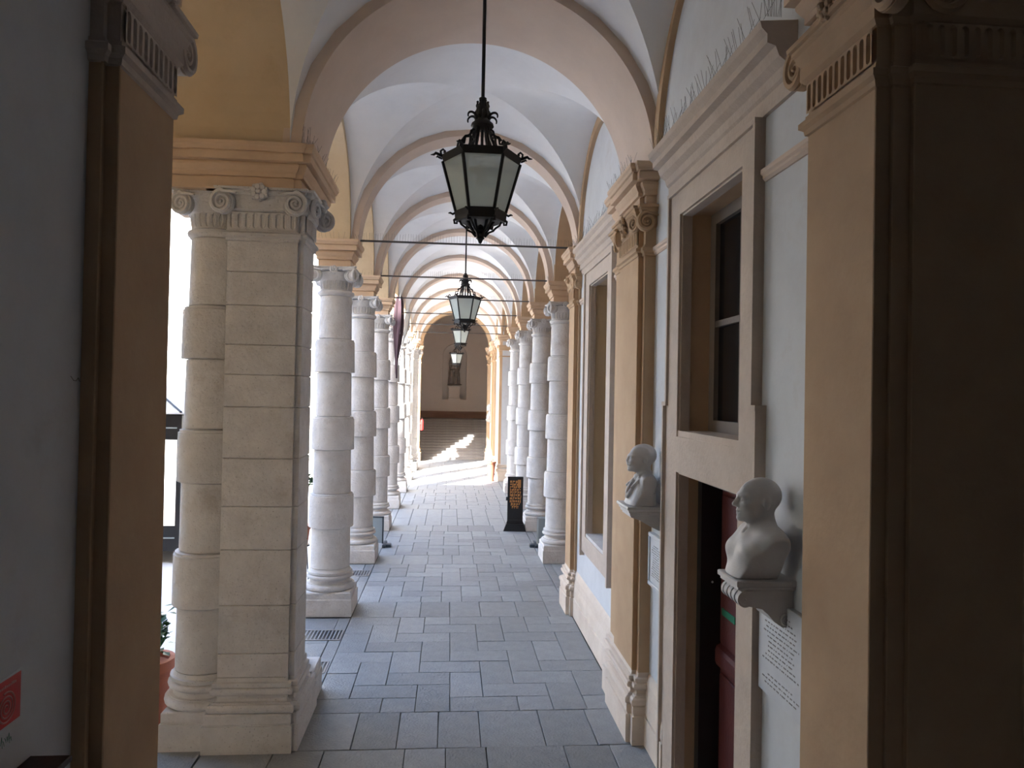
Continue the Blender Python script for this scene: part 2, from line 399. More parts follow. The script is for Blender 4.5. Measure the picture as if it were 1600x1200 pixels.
# ---------------------------------------------------------------- walls
def wall_arch_panel(mb, y0, y1, yc, r, zs, ztop, x0, x1, n=32):
    """wall between y0..y1 from zs to ztop, thickness x0..x1, with a round arched opening"""
    pts = [(yc+r*math.cos(PI*k/n), zs+r*math.sin(PI*k/n)) for k in range(n+1)]   # right foot -> left foot
    outer = []
    for k in range(n+1):
        t = PI*k/n; c, s = math.cos(t), math.sin(t)
        sc = min(((y1-yc) if c > 0 else (yc-y0))/abs(c) if abs(c) > 1e-6 else 1e9, (ztop-zs)/s if s > 1e-6 else 1e9)
        outer.append((yc+c*sc, zs+s*sc))
    # corners: insert by snapping nearest samples
    for cy in (y0, y1):
        k = min(range(n+1), key=lambda i: (outer[i][0]-cy)**2+(outer[i][1]-ztop)**2); outer[k] = (cy, ztop)
    v = []; fs = []
    for (p, q) in zip(pts, outer):
        v += [(x0,)+p, (x0,)+q, (x1,)+q, (x1,)+p]
    for k in range(n):
        for j in range(4): fs.append((4*k+j, 4*k+(j+1)%4, 4*k+4+(j+1)%4, 4*k+4+j))
    fs.append((0,1,2,3)); fs.append((4*n,4*n+1,4*n+2,4*n+3))
    mb.add(v, fs)
def build_arcades():
    ztop = 7.3
    L = MB()
    L.box(-2.20,-1.60, 3.0, 3.55, ZI, ztop)
    wall_arch_panel(L, 3.5, 6.34, 4.93, 1.40, ZI, ztop, -2.62, -1.60)
    L.box(-2.62,-1.60, 6.34, 7.52, ZI, ztop)
    segs = [(7.52, CY[0]-0.3)]+[(CY[k]+0.3, CY[k+1]-0.3) for k in range(5)]+[(CY[5]+0.3, my(7.52))]
    for a, b in segs: wall_arch_panel(L, a, b, (a+b)/2, (b-a)/2, ZI, ztop, -2.12, -1.60)
    for y in CY: L.box(-2.12,-1.60, y-0.3, y+0.3, ZI, ztop)
    L.box(-2.62,-1.60, my(7.52), my(6.34), ZI, ztop)
    wall_arch_panel(L, my(6.34), my(3.5), my(4.93), 1.40, ZI, ztop, -2.62, -1.60)
    L.box(-2.20,-1.60, my(3.55), my(3.0), ZI, ztop)
    o = L.obj('wall_left', 'cream'); struct(o)
    # the storeys over the arcade
    MB().box(-2.62, 9, 2.0, 34.2, 7.3, 15).obj('upper_storey', 'facade', o)
    # right: solid wall bays with openings, arcade between
    Wm = MB(); W1 = 1.95
    def solid(y0, y1, z0, z1): Wm.box(WX, W1, y0, y1, z0, z1)
    def bay(ya, yb, op, far=False):
        g = (lambda y: my(y)) if far else (lambda y: y)
        o0, o1 = op[0][0], op[0][1]
        solid(g(ya), g(o0), 0, ztop); solid(g(o1), g(yb), 0, ztop)
        zs = sorted([(z0, z1) for _,_,z0,z1 in op]); prev = 0
        for z0, z1 in zs:
            if z0 > prev: solid(g(o0), g(o1), prev, z0)
            prev = z1
        solid(g(o0), g(o1), prev, ztop)
    bay(3.0, 6.4, [(4.33,5.55,0.0,2.43),(4.33,5.55,2.74,4.40)])
    bay(6.4, 10.3, [(8.20,9.30,1.25,4.40)])
    solid(10.3, 10.66, 0, ztop)
    segr = [(CY[k]+0.3, CY[k+1]-0.3) for k in range(5)]
    for a, b in segr: wall_arch_panel(Wm, a, b, (a+b)/2, (b-a)/2, ZI, ztop, 1.60, 2.12)
    for y in CY[1:5]: Wm.box(1.60, 2.12, y-0.3, y+0.3, ZI, ztop)
    solid(my(10.66), my(3.0), 0, ztop)
    w = Wm.obj('wall_right', 'wall'); struct(w)
    A = MB()                                                        # painted soffits of the right arcade arches
    for a, b in segr: A.arch((a+b)/2, ZI, (b-a)/2-0.012, (b-a)/2, 1.595, 2.125, 'x', 32)
    for y in CY[1:5]: A.box(1.594, 2.126, y-0.31, y+0.31, ZI-0.001, ZI+0.3)
    A.obj('arch_lining', 'tan', w)
    for (a, b) in (BAYS[0], BAYS[1], BAYS[6], BAYS[7]) if len(BAYS) > 7 else ():
        c = (a+b)/2; r = (b-a)/2
        MB().arch(c, ZS-0.03, r*0.93, r+0.02, 1.50, 1.58, 'x', 36).obj('wall_rib', 'tan', w)
    # low base course of the two wall bays
    def course(ya, yb, par):
        B = MB(); B.prism([(WX+0.02,0),(1.495,0),(1.495,0.245),(1.508,0.25),(1.508,0.262),(1.500,0.27),(1.503,0.36),(1.515,0.42),(1.52,0.52),(1.535,0.575),(WX,0.60),(WX+0.02,0.60)], 'y', ya, yb)
        return B
    b = course(3.36, 4.10, w).merge(course(5.80, 6.35, w)).merge(course(7.5, 10.06, w)).merge(course(my(7.5), my(10.06), w)).merge(course(my(3.4), my(6.35), w))
    struct(b.obj('baseboard_right', 'plinth'))
    S = MB()                                                        # thin string course level with the capital necks
    prof = [(WX+0.01,4.235),(1.538,4.235),(1.525,4.25),(1.525,4.265),(1.512,4.275),(1.512,4.30),(WX+0.01,4.305)]
    for a, b in ((3.36,4.08),(5.83,6.35),(7.5,7.88),(9.62,10.05),(my(6.35),my(3.4)),(my(10.05),my(7.5))): S.prism(prof, 'y', a, b)
    S.obj('string_course', 'tan_pale', w)
    E_ = MB()                                                       # entablature band running on over the second bay
    prof2 = [(WX+0.01,4.64),(1.535,4.64),(1.535,4.70),(1.52,4.71),(1.52,4.78),(1.49,4.80),(1.47,4.84),(1.44,4.86),(1.44,4.92),(1.41,4.95),(1.41,4.985),(WX+0.01,5.0)]
    E_.prism(prof2, 'y', 7.5, 10.06); E_.prism(prof2, 'y', my(10.06), my(7.5)); E_.prism(prof2, 'y', my(6.35), my(3.4))
    E_.obj('entablature', 'surround', w)
    stuff(spikes(spike_row((1.42,7.5,5.0),(1.42,10.0,5.0), 0.045, 0.1, 0.06), w))
    return o, w
WALL_L, WALL_R = build_arcades()
def build_hall_right():
    h = MB(); h.box(8.0, 8.3, 10.4, 25.8, 0, 7); h.box(1.96, 8.2, 10.36, 10.66, 0, 7); h.box(1.96, 8.2, my(10.66), my(10.36), 0, 7); h.box(2.12, 8.2, 10.5, 25.7, 6.9, 7.2)
    struct(h.obj('wall_hall', 'tan'))
build_hall_right()
# ---------------------------------------------------------------- stair halls at both ends
def arch_wall_y(mb, y0, y1, xa, xb, r, ztop, n=40):
    v = MB(); wall_arch_panel(v, xa, xb, 0.0, r, ZS, ztop, y0, y1, n)
    mb.merge(v, Matrix(((0,1,0,0),(1,0,0,0),(0,0,1,0),(0,0,0,1))))
def build_ends():
    near = MB()
    near.box(-1.92,-1.62, -3.0, 2.97, 0, 7.3); near.box(-1.92,-1.60, 2.97, 3.5, 0, 7.3)
    near.box(1.60, 6.0, 2.84, 3.3, 0, 7.3); near.box(6.0, 6.3, -3.0, 3.3, 0, 7.3); near.box(-1.92, 6.3, -3.3, -3.0, 0, 7.3)
    arch_wall_y(near, 2.84, 3.34, -1.62, 1.62, 1.45, 7.3)
    o = near.obj('wall_front', 'wall'); struct(o)
    struct(MB().box(-1.92, 6.3, -3.3, 2.9, 7.2, 7.5).obj('ceiling_stair_hall', 'white'))
    far = MB()
    far.box(-2.6,-2.3, my(3.3), 40.6, 0, 8); far.box(2.3, 2.6, my(3.3), 40.6, 0, 8)
    far.box(-2.6,-1.58, my(3.3), my(2.84), 0, 7.3); far.box(1.58, 2.6, my(3.3), my(2.84), 0, 7.3)
    arch_wall_y(far, my(3.34), my(2.84), -1.62, 1.62, 1.45, 7.3)
    far.box(-2.6, 2.6, my(3.3), 40.6, 7.3, 7.6)
    struct(far.obj('wall_far', 'tan'))
    # back wall with an arched niche
    b = MB(); nx0, nx1, z0, zsn = -0.64, 0.64, 2.64, 5.0; yb = 40.0
    b.box(-2.3, nx0, yb, yb+0.7, 1.5, 7.3); b.box(nx1, 2.3, yb, yb+0.7, 1.5, 7.3); b.box(nx0, nx1, yb, yb+0.7, 1.5, z0)
    arch_wall_niche = MB(); wall_arch_panel(arch_wall_niche, nx0, nx1, 0, 0.64, zsn, 7.3, yb, yb+0.7)
    b.merge(arch_wall_niche, Matrix(((0,1,0,0),(1,0,0,0),(0,0,1,0),(0,0,0,1))))
    b.box(-1, 1, yb+0.55, yb+0.75, 1.5, 7)
    wb = b.obj('wall_back', 'darkwall'); struct(wb)
    fr = MB(); fr.arch(0, zsn, 0.64, 0.78, yb-0.035, yb+0.01, 'y', 28); fr.box(-0.78,-0.64, yb-0.035, yb+0.01, z0, zsn); fr.box(0.64,0.78, yb-0.035, yb+0.01, z0, zsn); fr.box(-0.78,0.78, yb-0.05, yb+0.01, z0-0.1, z0)
    fr.obj('niche_frame', 'darkwall', wb)
    MB().prism([(yb+0.01,1.65),(yb-0.05,1.65),(yb-0.05,1.86),(yb-0.03,1.93),(yb-0.03,1.98),(yb+0.01,2.02)], 'x', -2.3, 2.3).obj('dado', 'dado', wb)
    struct(MB().box(-2.3, 2.3, 37.9, 40.05, 1.2, 1.65).obj('floor_landing', 'stair'))
build_ends()
def build_steps(y0, sgn, n, rise, tread, x0, x1, label, mname):
    t = thing('staircase', label, 'staircase', (0, y0, 0))
    me = MB().rect(x0, x1, 0, tread+0.12, [(0,0),(0,rise-0.035),(0.018,rise-0.03),(0.018,rise-0.006),(0.012,rise)]).mesh('step', mname)
    for k in range(n):
        s = link('step', me, t, (0, sgn*k*tread if sgn > 0 else -(k+1)*tread-0.0, k*rise))
    fill = MB()
    for k in range(n): 
        if k: fill.box(x0, x1, min(sgn*k*tread, sgn*(k+1)*tread), max(sgn*k*tread, sgn*(k+1)*tread)+0.1, 0, k*rise)
    fill.obj('stair_body', mname, t)
    return t
build_steps(33.5, 1, 15, 0.11, 0.31, -2.28, 2.28, 'shallow grey stone stairs rising to the niche wall at the far end', 'stair')
build_steps(2.6, -1, 8, 0.16, 0.30, -1.6, 1.6, 'grey stone stairs below the near opening, leading down to the passage', 'stair')
struct(MB().box(-1.62, 6.0, -3.0, 0.55, 1.0, 1.44).obj('floor_near_landing', 'stair'))
# ---------------------------------------------------------------- classical pieces
def flutes(mp, u0, u1, n, z0, z1, gap=0.36, depth=0.014, k=6):
    """fluted band: n capsule shaped hollows between u0..u1, mp(u, depth, z) -> point"""
    mb = MB(); w = (u1-u0)/n; r = w*(1-gap)/2
    for i in range(n):
        c = u0+w*(i+0.5)
        cap = [(c+r*math.cos(PI*j/k), z1-0.008-r+r*math.sin(PI*j/k)) for j in range(k+1)] + [(c-r*math.cos(PI*j/k), z0+0.008+r-r*math.sin(PI*j/k)) for j in range(k+1)]
        N = len(cap); rim = []
        for (u, z) in cap:
            uu = c+(w/2 if u >= c else -w/2)
            if abs(u-c) < r*0.75: uu = c+(u-c)/r*w/2
            zz = z1 if z > (z0+z1)/2 and z >= z1-0.008-r+1e-6 else z0 if z <= z0+0.008+r-1e-6 else z
            rim.append((uu, zz))
        inn = [(c+(u-c)*0.45, (z0+z1)/2+(z-(z0+z1)/2)*0.93) for u, z in cap]
        v = [mp(u,0,z) for u,z in rim]+[mp(u,0,z) for u,z in cap]+[mp(u,depth,z) for u,z in inn]; fs = []
        for a in range(N):
            b = (a+1) % N; fs.append((a,b,N+b,N+a)); fs.append((N+a,N+b,2*N+b,2*N+a))
        fs.append(tuple(2*N+a for a in range(N)))
        mb.add(v, fs)
    return mb
def volute_mb(hand=1, R=0.078, thick=0.06, tail=0.12):
    """spiral scroll seen along +y (its face looks to -y); hand=+1 winds with its tail running to +x"""
    mb = MB(); n = 28
    disc = [(R*0.97*math.cos(2*PI*k/n), R*0.97*math.sin(2*PI*k/n)) for k in range(n)]
    mb.prism(disc, 'y', 0.012, thick)
    pts = []; rad = []; turns = 2.4; N = 54
    if tail:
        for j in range(7):
            t = j/7; pts.append((hand*tail*(1-t), -0.004, R*0.86-0.03*math.sin(PI*t*0.5)*0+(-0.018*(1-t)**2))); rad.append(R*0.10+R*0.06*t)
    for j in range(N+1):
        t = j/N; a = PI/2+hand*2*PI*turns*t; r = R*(0.86*(1-t)**1.15+0.10)
        pts.append((r*math.cos(a), 0.0, r*math.sin(a))); rad.append(R*(0.17*(1-t)+0.06))
    mb.tube(pts, rad, 6); mb.ball((0,-0.006,0), R*0.15, 8)
    return mb
VOL = {}
def volute_mesh(hand, R, m, tail=0.12, thick=0.06):
    k = (hand, round(R,3), m, tail, thick)
    if k not in VOL: VOL[k] = volute_mb(hand, R, thick, tail).mesh('volute', m)
    return VOL[k]
FLO = {}
def flower_mesh(m):
    if m not in FLO:
        mb = MB(); mb.ball((0,-0.03,0), 0.018, 8)
        for k in range(7):
            a = 2*PI*k/7; mb.ball((0.036*math.cos(a), -0.016, 0.036*math.sin(a)), 0.021, 8, (1,0.8,1))
        for k in range(7):
            a = 2*PI*(k+0.5)/7; mb.ball((0.05*math.cos(a), -0.006, 0.05*math.sin(a)), 0.017, 6)
        FLO[m] = mb.mesh('flower', m)
    return FLO[m]
def place(name, me, parent, p, ang, tilt=0.0, s=1.0):
    """put a piece facing direction ang (0 = faces -y, 90deg = faces +x)"""
    mtx = Matrix.Translation(p) @ Matrix.Rotation(ang, 4, 'Z') @ Matrix.Rotation(tilt, 4, 'X') @ Matrix.Scale(s, 4)
    return link(name, me, parent, mtx=mtx)
def shaft_r(z): return 0.262-(0.262-0.213)*max(0,(z-0.6)/3.68)**1.4
DR = [(0.60,1.15,0),(1.15,1.61,1),(1.61,2.20,0),(2.20,2.65,1),(2.65,3.25,0),(3.25,3.70,1),(3.70,4.285,0)]
def drum_mesh(z0, z1, band, n=40, k=1.0, e=0.0):
    o = 0.042 if band else 0.0; c = 0.007
    pr = []
    if band: pr = [(shaft_r(z0)*k-0.02,z0),(shaft_r(z0)*k+o-c,z0),(shaft_r(z0)*k+o,z0+c)]
    else: pr = [(shaft_r(z0)*k-0.016,z0),(shaft_r(z0)*k-0.016,z0+0.007),(shaft_r(z0)*k,z0+0.009)]
    for j in range(1,4): z = z0+(z1-z0)*j/4; pr.append((shaft_r(z)*k+o, z))
    if band: pr += [(shaft_r(z1)*k+o,z1-0.03),(shaft_r(z1)*k+o-0.012,z1-0.026),(shaft_r(z1)*k+o-0.012,z1-c),(shaft_r(z1)*k-0.02,z1)]
    else: pr += [(shaft_r(z1)*k,z1-0.009),(shaft_r(z1)*k-0.016,z1-0.007),(shaft_r(z1)*k-0.016,z1)]
    return MB().lathe(pr, (0,0,0), n)
BASEP = [(0.305,0.318),(0.305,0.326),(0.325,0.328),(0.336,0.338),(0.340,0.356),(0.336,0.378),(0.325,0.392),(0.302,0.398),(0.302,0.408),(0.275,0.412),(0.264,0.430),(0.265,0.450),(0.280,0.466),(0.298,0.469),(0.310,0.478),(0.315,0.495),(0.311,0.510),(0.300,0.520),(0.282,0.523),(0.282,0.531),(0.297,0.534),(0.297,0.562),(0.274,0.565),(0.265,0.580),(0.262,0.60)]
IMP = [(-0.01,4.662),(0.0,4.665),(0.0,4.755),(-0.008,4.757),(-0.008,4.766),(0.018,4.768),(0.018,4.80),(0.03,4.815),(0.048,4.85),(0.05,4.868),(0.038,4.87),(0.038,4.882),(0.088,4.886),(0.088,4.945),(0.08,4.948),(0.08,4.956),(0.098,4.96),(0.104,4.985),(0.116,5.0),(0.116,ZI)]
def abacus_mb(h=0.30, inset=0.055, cut=0.05, z=((4.612,-0.03),(4.628,0.0),(4.645,0.0),(4.652,0.012),(4.668,0.014))):
    base = []
    for s in range(4):
        for j in range(9):
            t = -1+2*j/8; x = t*(h-cut*0.5); y = -(h-inset*(1-t*t)); a = s*PI/2
            base.append((x*math.cos(a)-y*math.sin(a), x*math.sin(a)+y*math.cos(a)))
    mb = MB(); n = len(base); v = []; fs = []
    for zz, o in z:
        for x, y in base:
            l = math.hypot(x,y); v.append((x*(1+o/l), y*(1+o/l), zz))
    for i in range(len(z)-1):
        for k in range(n): fs.append((i*n+k, i*n+(k+1)%n, (i+1)*n+(k+1)%n, (i+1)*n+k))
    fs.append(tuple(range(n-1,-1,-1))); fs.append(tuple((len(z)-1)*n+k for k in range(n)))
    return mb.add(v, fs)
def build_column_proto():
    t = thing('column', '', 'column')
    MB().rect(-0.34,0.34,-0.34,0.34,[(-0.006,0),(0,0.008),(0,0.222),(-0.008,0.232)]).obj('plinth', 'stone', t)
    MB().rect(-0.326,0.326,-0.326,0.326,[(0,0.232),(0,0.305),(-0.014,0.320)]).obj('plinth', 'stone', t)
    MB().lathe(BASEP, (0,0,0), 40).obj('base', 'stone', t)
    for z0, z1, b in DR: drum_mesh(z0, z1, b).obj('band' if b else 'drum', 'stone', t)
    MB().lathe([(0.213,4.285),(0.225,4.29),(0.232,4.30),(0.244,4.312),(0.248,4.33),(0.242,4.347),(0.225,4.356),(0.208,4.36)], (0,0,0), 40).obj('neck_ring', 'stone', t)
    fl = flutes(lambda u,d,z: ((0.212+(z-4.36)*0.16-d)*math.cos(u), (0.212+(z-4.36)*0.16-d)*math.sin(u), z), 0, 2*PI, 24, 4.36, 4.49)
    fl.lathe([(0.19,4.35),(0.19,4.49)], (0,0,0), 24)
    fl.lathe([(0.22,4.485),(0.238,4.488),(0.246,4.50),(0.246,4.575),(0.255,4.60),(0.20,4.615)], (0,0,0), 32)
    fl.merge(abacus_mb())
    cap = fl.obj('capital', 'stone', t)
    for s in range(4):
        a = s*PI/2
        for h in (-1, 1):
            p = Matrix.Rotation(a,4,'Z') @ Vector((h*0.245, -0.285, 4.545))
            place('volute', volute_mesh(-h, 0.090, 'stone'), cap, p, a+h*0.30)
        p = Matrix.Rotation(a,4,'Z') @ Vector((0,-0.262,4.622)); place('flower', flower_mesh('stone'), cap, p, a, 0, 0.95)
    MB().rect(-0.215,0.215,-0.215,0.215,IMP).obj('impost', 'impost', t)
    sp = []
    for a, b in (((-0.31,-0.31),(0.31,-0.31)),((0.31,-0.31),(0.31,0.31)),((0.31,0.31),(-0.31,0.31)),((-0.31,0.31),(-0.31,-0.31))): sp += spike_row((*a,ZI),(*b,ZI),0.05,0.09,0.05)
    spikes(sp, t)
    return t
def build_columns():
    ords = ['first','second','third','fourth','fifth','sixth']
    proto = build_column_proto()
    lab_l = ['banded stone column nearest the big pier on the left, standing free in full view',
             'second banded free column on the left, beside the grey panel on a dark foot',
             'third banded free column on the left, just behind the grey panel',
             'fourth banded free column on the left, with the dark flag at its top',
             'fifth banded column on the left, bleached by bright light at its capital',
             'farthest banded free column on the left, beside the sunlit floor']
    lab_r = ['banded stone column on the right next to the ochre pilaster, nearest of its row',
             'banded stone column on the right directly behind the black menu totem',
             'banded stone column on the right, third from the ochre pilaster',
             'farthest banded stone column on the right, before the sunlit pilaster']
    first = True
    for k in range(6):
        c = proto if first else copy_tree(proto); first = False
        c.location = (-AX, CY[k], 0); tag(c, lab_l[k], 'column', 'banded columns of the left arcade'); c.rotation_euler = (0,0,0 if k % 2 else PI)
    for k in range(4):
        c = copy_tree(proto); c.location = (AX, CY[k+1], 0); tag(c, lab_r[k], 'column', 'banded columns of the right arcade'); c.rotation_euler = (0,0,PI/2 if k % 2 else -PI/2)
build_columns()
PB_ = [(0.065,0),(0.065,0.242),(0.050,0.245),(0.050,0.258),(0.058,0.262),(0.058,0.326),(0.050,0.328),(0.050,0.334),(0.064,0.337),(0.073,0.350),(0.075,0.368),(0.070,0.388),(0.056,0.400),(0.042,0.404),(0.042,0.412),(0.022,0.417),(0.014,0.432),(0.016,0.450),(0.030,0.464),(0.042,0.467),(0.052,0.480),(0.054,0.496),(0.046,0.514),(0.024,0.519),(0.024,0.528),(0.036,0.532),(0.036,0.560),(0.008,0.566),(0,0.60)]
NECK = [(0,4.235),(0.012,4.24),(0.016,4.262),(0.034,4.275),(0.034,4.30),(0.01,4.315),(0.01,4.33)]
def build_pilaster(name, label, rects, mcol, mbase, vol_spots, mcap='tan', far=False, flute_faces=(), abax=None, group=None, spk=None, impost=True, flowers=()):
    """clustered pilaster: rects = stacked shafts (x0,x1,y0,y1); vol_spots = (x,y,z,angle,hand,R)"""
    g = (lambda y: my(y)) if far else (lambda y: y)
    def fx(r): a, b = sorted((g(r[2]), g(r[3]))); return (r[0], r[1], a, b)
    def fa(a): return PI-a if far else a
    t = thing(name, label, 'pilaster', (0,0,0), 0, group)
    R = [fx(r) for r in rects]
    for i, r in enumerate(R):
        MB().rect(*r, [(o_-0.0006*i, z_-0.0006*i) for o_, z_ in PB_]).obj('base', mbase, t)
        sh = MB().rect(*r, [(0,0.59),(0,4.25)])
        for cx_ in (r[0], r[1]): sh.tube([(cx_, r[2], 0.6), (cx_, r[2], 4.25)], 0.006, 6)
        sh.obj('shaft', mcol, t)
    nk = MB(); cp = MB()
    for i, r in enumerate(R):
        r = (r[0]+0.0007*i, r[1]-0.0007*i, r[2]+0.0007*i, r[3]-0.0007*i)
        nk.rect(*r, NECK); cp.rect(*r, [(0.0,4.33),(0.0,4.478),(0.012,4.482),(0.03,4.50),(0.03,4.56),(0.045,4.60),(0.05,4.615)])
        cp.rect(*r, [(0.045,4.612),(0.06,4.628),(0.06,4.645),(0.075,4.65),(0.078,4.67)])
    nk.obj('neck_ring', mcap, t)
    for (ax, pos, u0, u1, n, sgn) in flute_faces:
        if ax == 'x': cp.merge(flutes(lambda u,d,z: (pos-sgn*(0.0165-d) if False else pos+sgn*(0.016-d), u, z), *sorted((g(u0),g(u1))), n, 4.335, 4.476))
        else: cp.merge(flutes(lambda u,d,z: (u, g(pos)+(-sgn if far else sgn)*(0.016-d), z), u0, u1, n, 4.335, 4.476))
    c = cp.obj('capital', mcap, t)
    for (x, y, z, a, h, Rr) in vol_spots: place('volute', volute_mesh(-h if far else h, Rr, mcap, 0.10), c, (x, g(y), z), fa(a))
    for (x, y, z, a) in flowers: place('flower', flower_mesh(mcap), c, (x, g(y), z), fa(a))
    if impost:
        im = MB()
        for i, r in enumerate(R): im.rect(*r, [(o_, z_-0.0008*i) for o_, z_ in IMP])
        im.obj('impost', 'impost', t)
    if spk: spikes(sum([spike_row((a[0],g(a[1]),ZI),(b[0],g(b[1]),ZI),0.035,0.1,0.05) for a,b in spk], []), t)
    return t
Q = PI/2
# faces: angle 0 looks to -y (to the camera), -Q looks to -x (into the passage, for things on the right), +Q looks to +x
for far in (False, True):
    w = 'far' if far else 'near'
    build_pilaster('pilaster', 'ochre clustered pilaster between the red door and the tall window on the right' if not far else 'sunlit ochre clustered pilaster at the far right, beyond the last column',
        [(1.455,1.62,6.37,7.50),(1.415,1.62,6.44,7.16)], 'tan', 'plinth',
        [(1.372,6.47,4.535,-Q+0.35,-1,0.088),(1.372,7.12,4.535,-Q-0.45,1,0.088),(1.455,6.325,4.525,-0.1,1,0.085),(1.415,7.10,4.53,-0.5,1,0.08),(1.43,7.46,4.535,-Q-0.3,1,0.075)], far=far,
        flute_faces=[('x',1.415,6.45,7.15,11,-1)], spk=[((1.33,6.35),(1.33,7.3)),((1.38,7.3),(1.38,7.55))], flowers=[(1.355,6.80,4.62,-Q),(1.37,6.80,4.53,-Q)])
    build_pilaster('pilaster', 'ochre pilaster beside the tall window, just before the first right column' if not far else 'ochre pilaster in shade behind the last right column, near the clay pot',
        [(1.52,1.95,10.08,10.64),(1.47,1.9,10.15,10.60)], 'tan', 'plinth',
        [(1.45,10.22,4.535,-Q,-1,0.075),(1.45,10.54,4.535,-Q,1,0.075),(1.52,10.06,4.53,0.0,1,0.072)], far=far,
        flute_faces=[('x',1.47,10.16,10.59,8,-1)], spk=[((1.4,10.05),(1.4,10.7))], flowers=[(1.41,10.38,4.63,-Q)])
    build_pilaster('pilaster', 'tall ochre pilaster at the right edge of the near opening, by the bald bust' if not far else 'ochre pilaster at the right foot of the far stairs',
        [(1.43,1.62,2.79,3.35),(1.49,1.64,2.77,3.2),(1.56,2.03,2.74,3.2)], 'tan', 'tan',
        [(1.41,3.45,4.595,-Q,1,0.10),(1.41,2.70,4.595,-Q,-1,0.10),(1.66,2.70,4.595,0,1,0.10)], far=far,
        flute_faces=[('x',1.43,2.80,3.34,11,-1),('y',2.74,1.58,2.02,9,-1)], spk=[((1.3,2.8),(1.3,3.5))] if not far else None, flowers=[(1.37,3.07,4.70,-Q),(1.80,2.68,4.70,0)])
    build_pilaster('pilaster', 'dark ochre pilaster at the left edge of the near opening' if not far else 'pale ochre pilaster at the left foot of the far stairs',
        [(-1.62,-1.52,2.97,3.53),(-1.66,-1.57,2.94,3.40)], 'tan', 'tan',
        [(-1.50,3.62,4.58,Q,-1,0.10),(-1.50,2.92,4.58,Q,1,0.10)], far=far,
        flute_faces=[('x',-1.52,2.98,3.52,10,1)], mcap='surround' if not far else 'tan', spk=[((-1.40,3.0),(-1.40,3.7))], flowers=[(-1.45,3.27,4.70,Q)])
for x_, y_ in ((1.492,2.772),(1.562,2.742)):
    pass
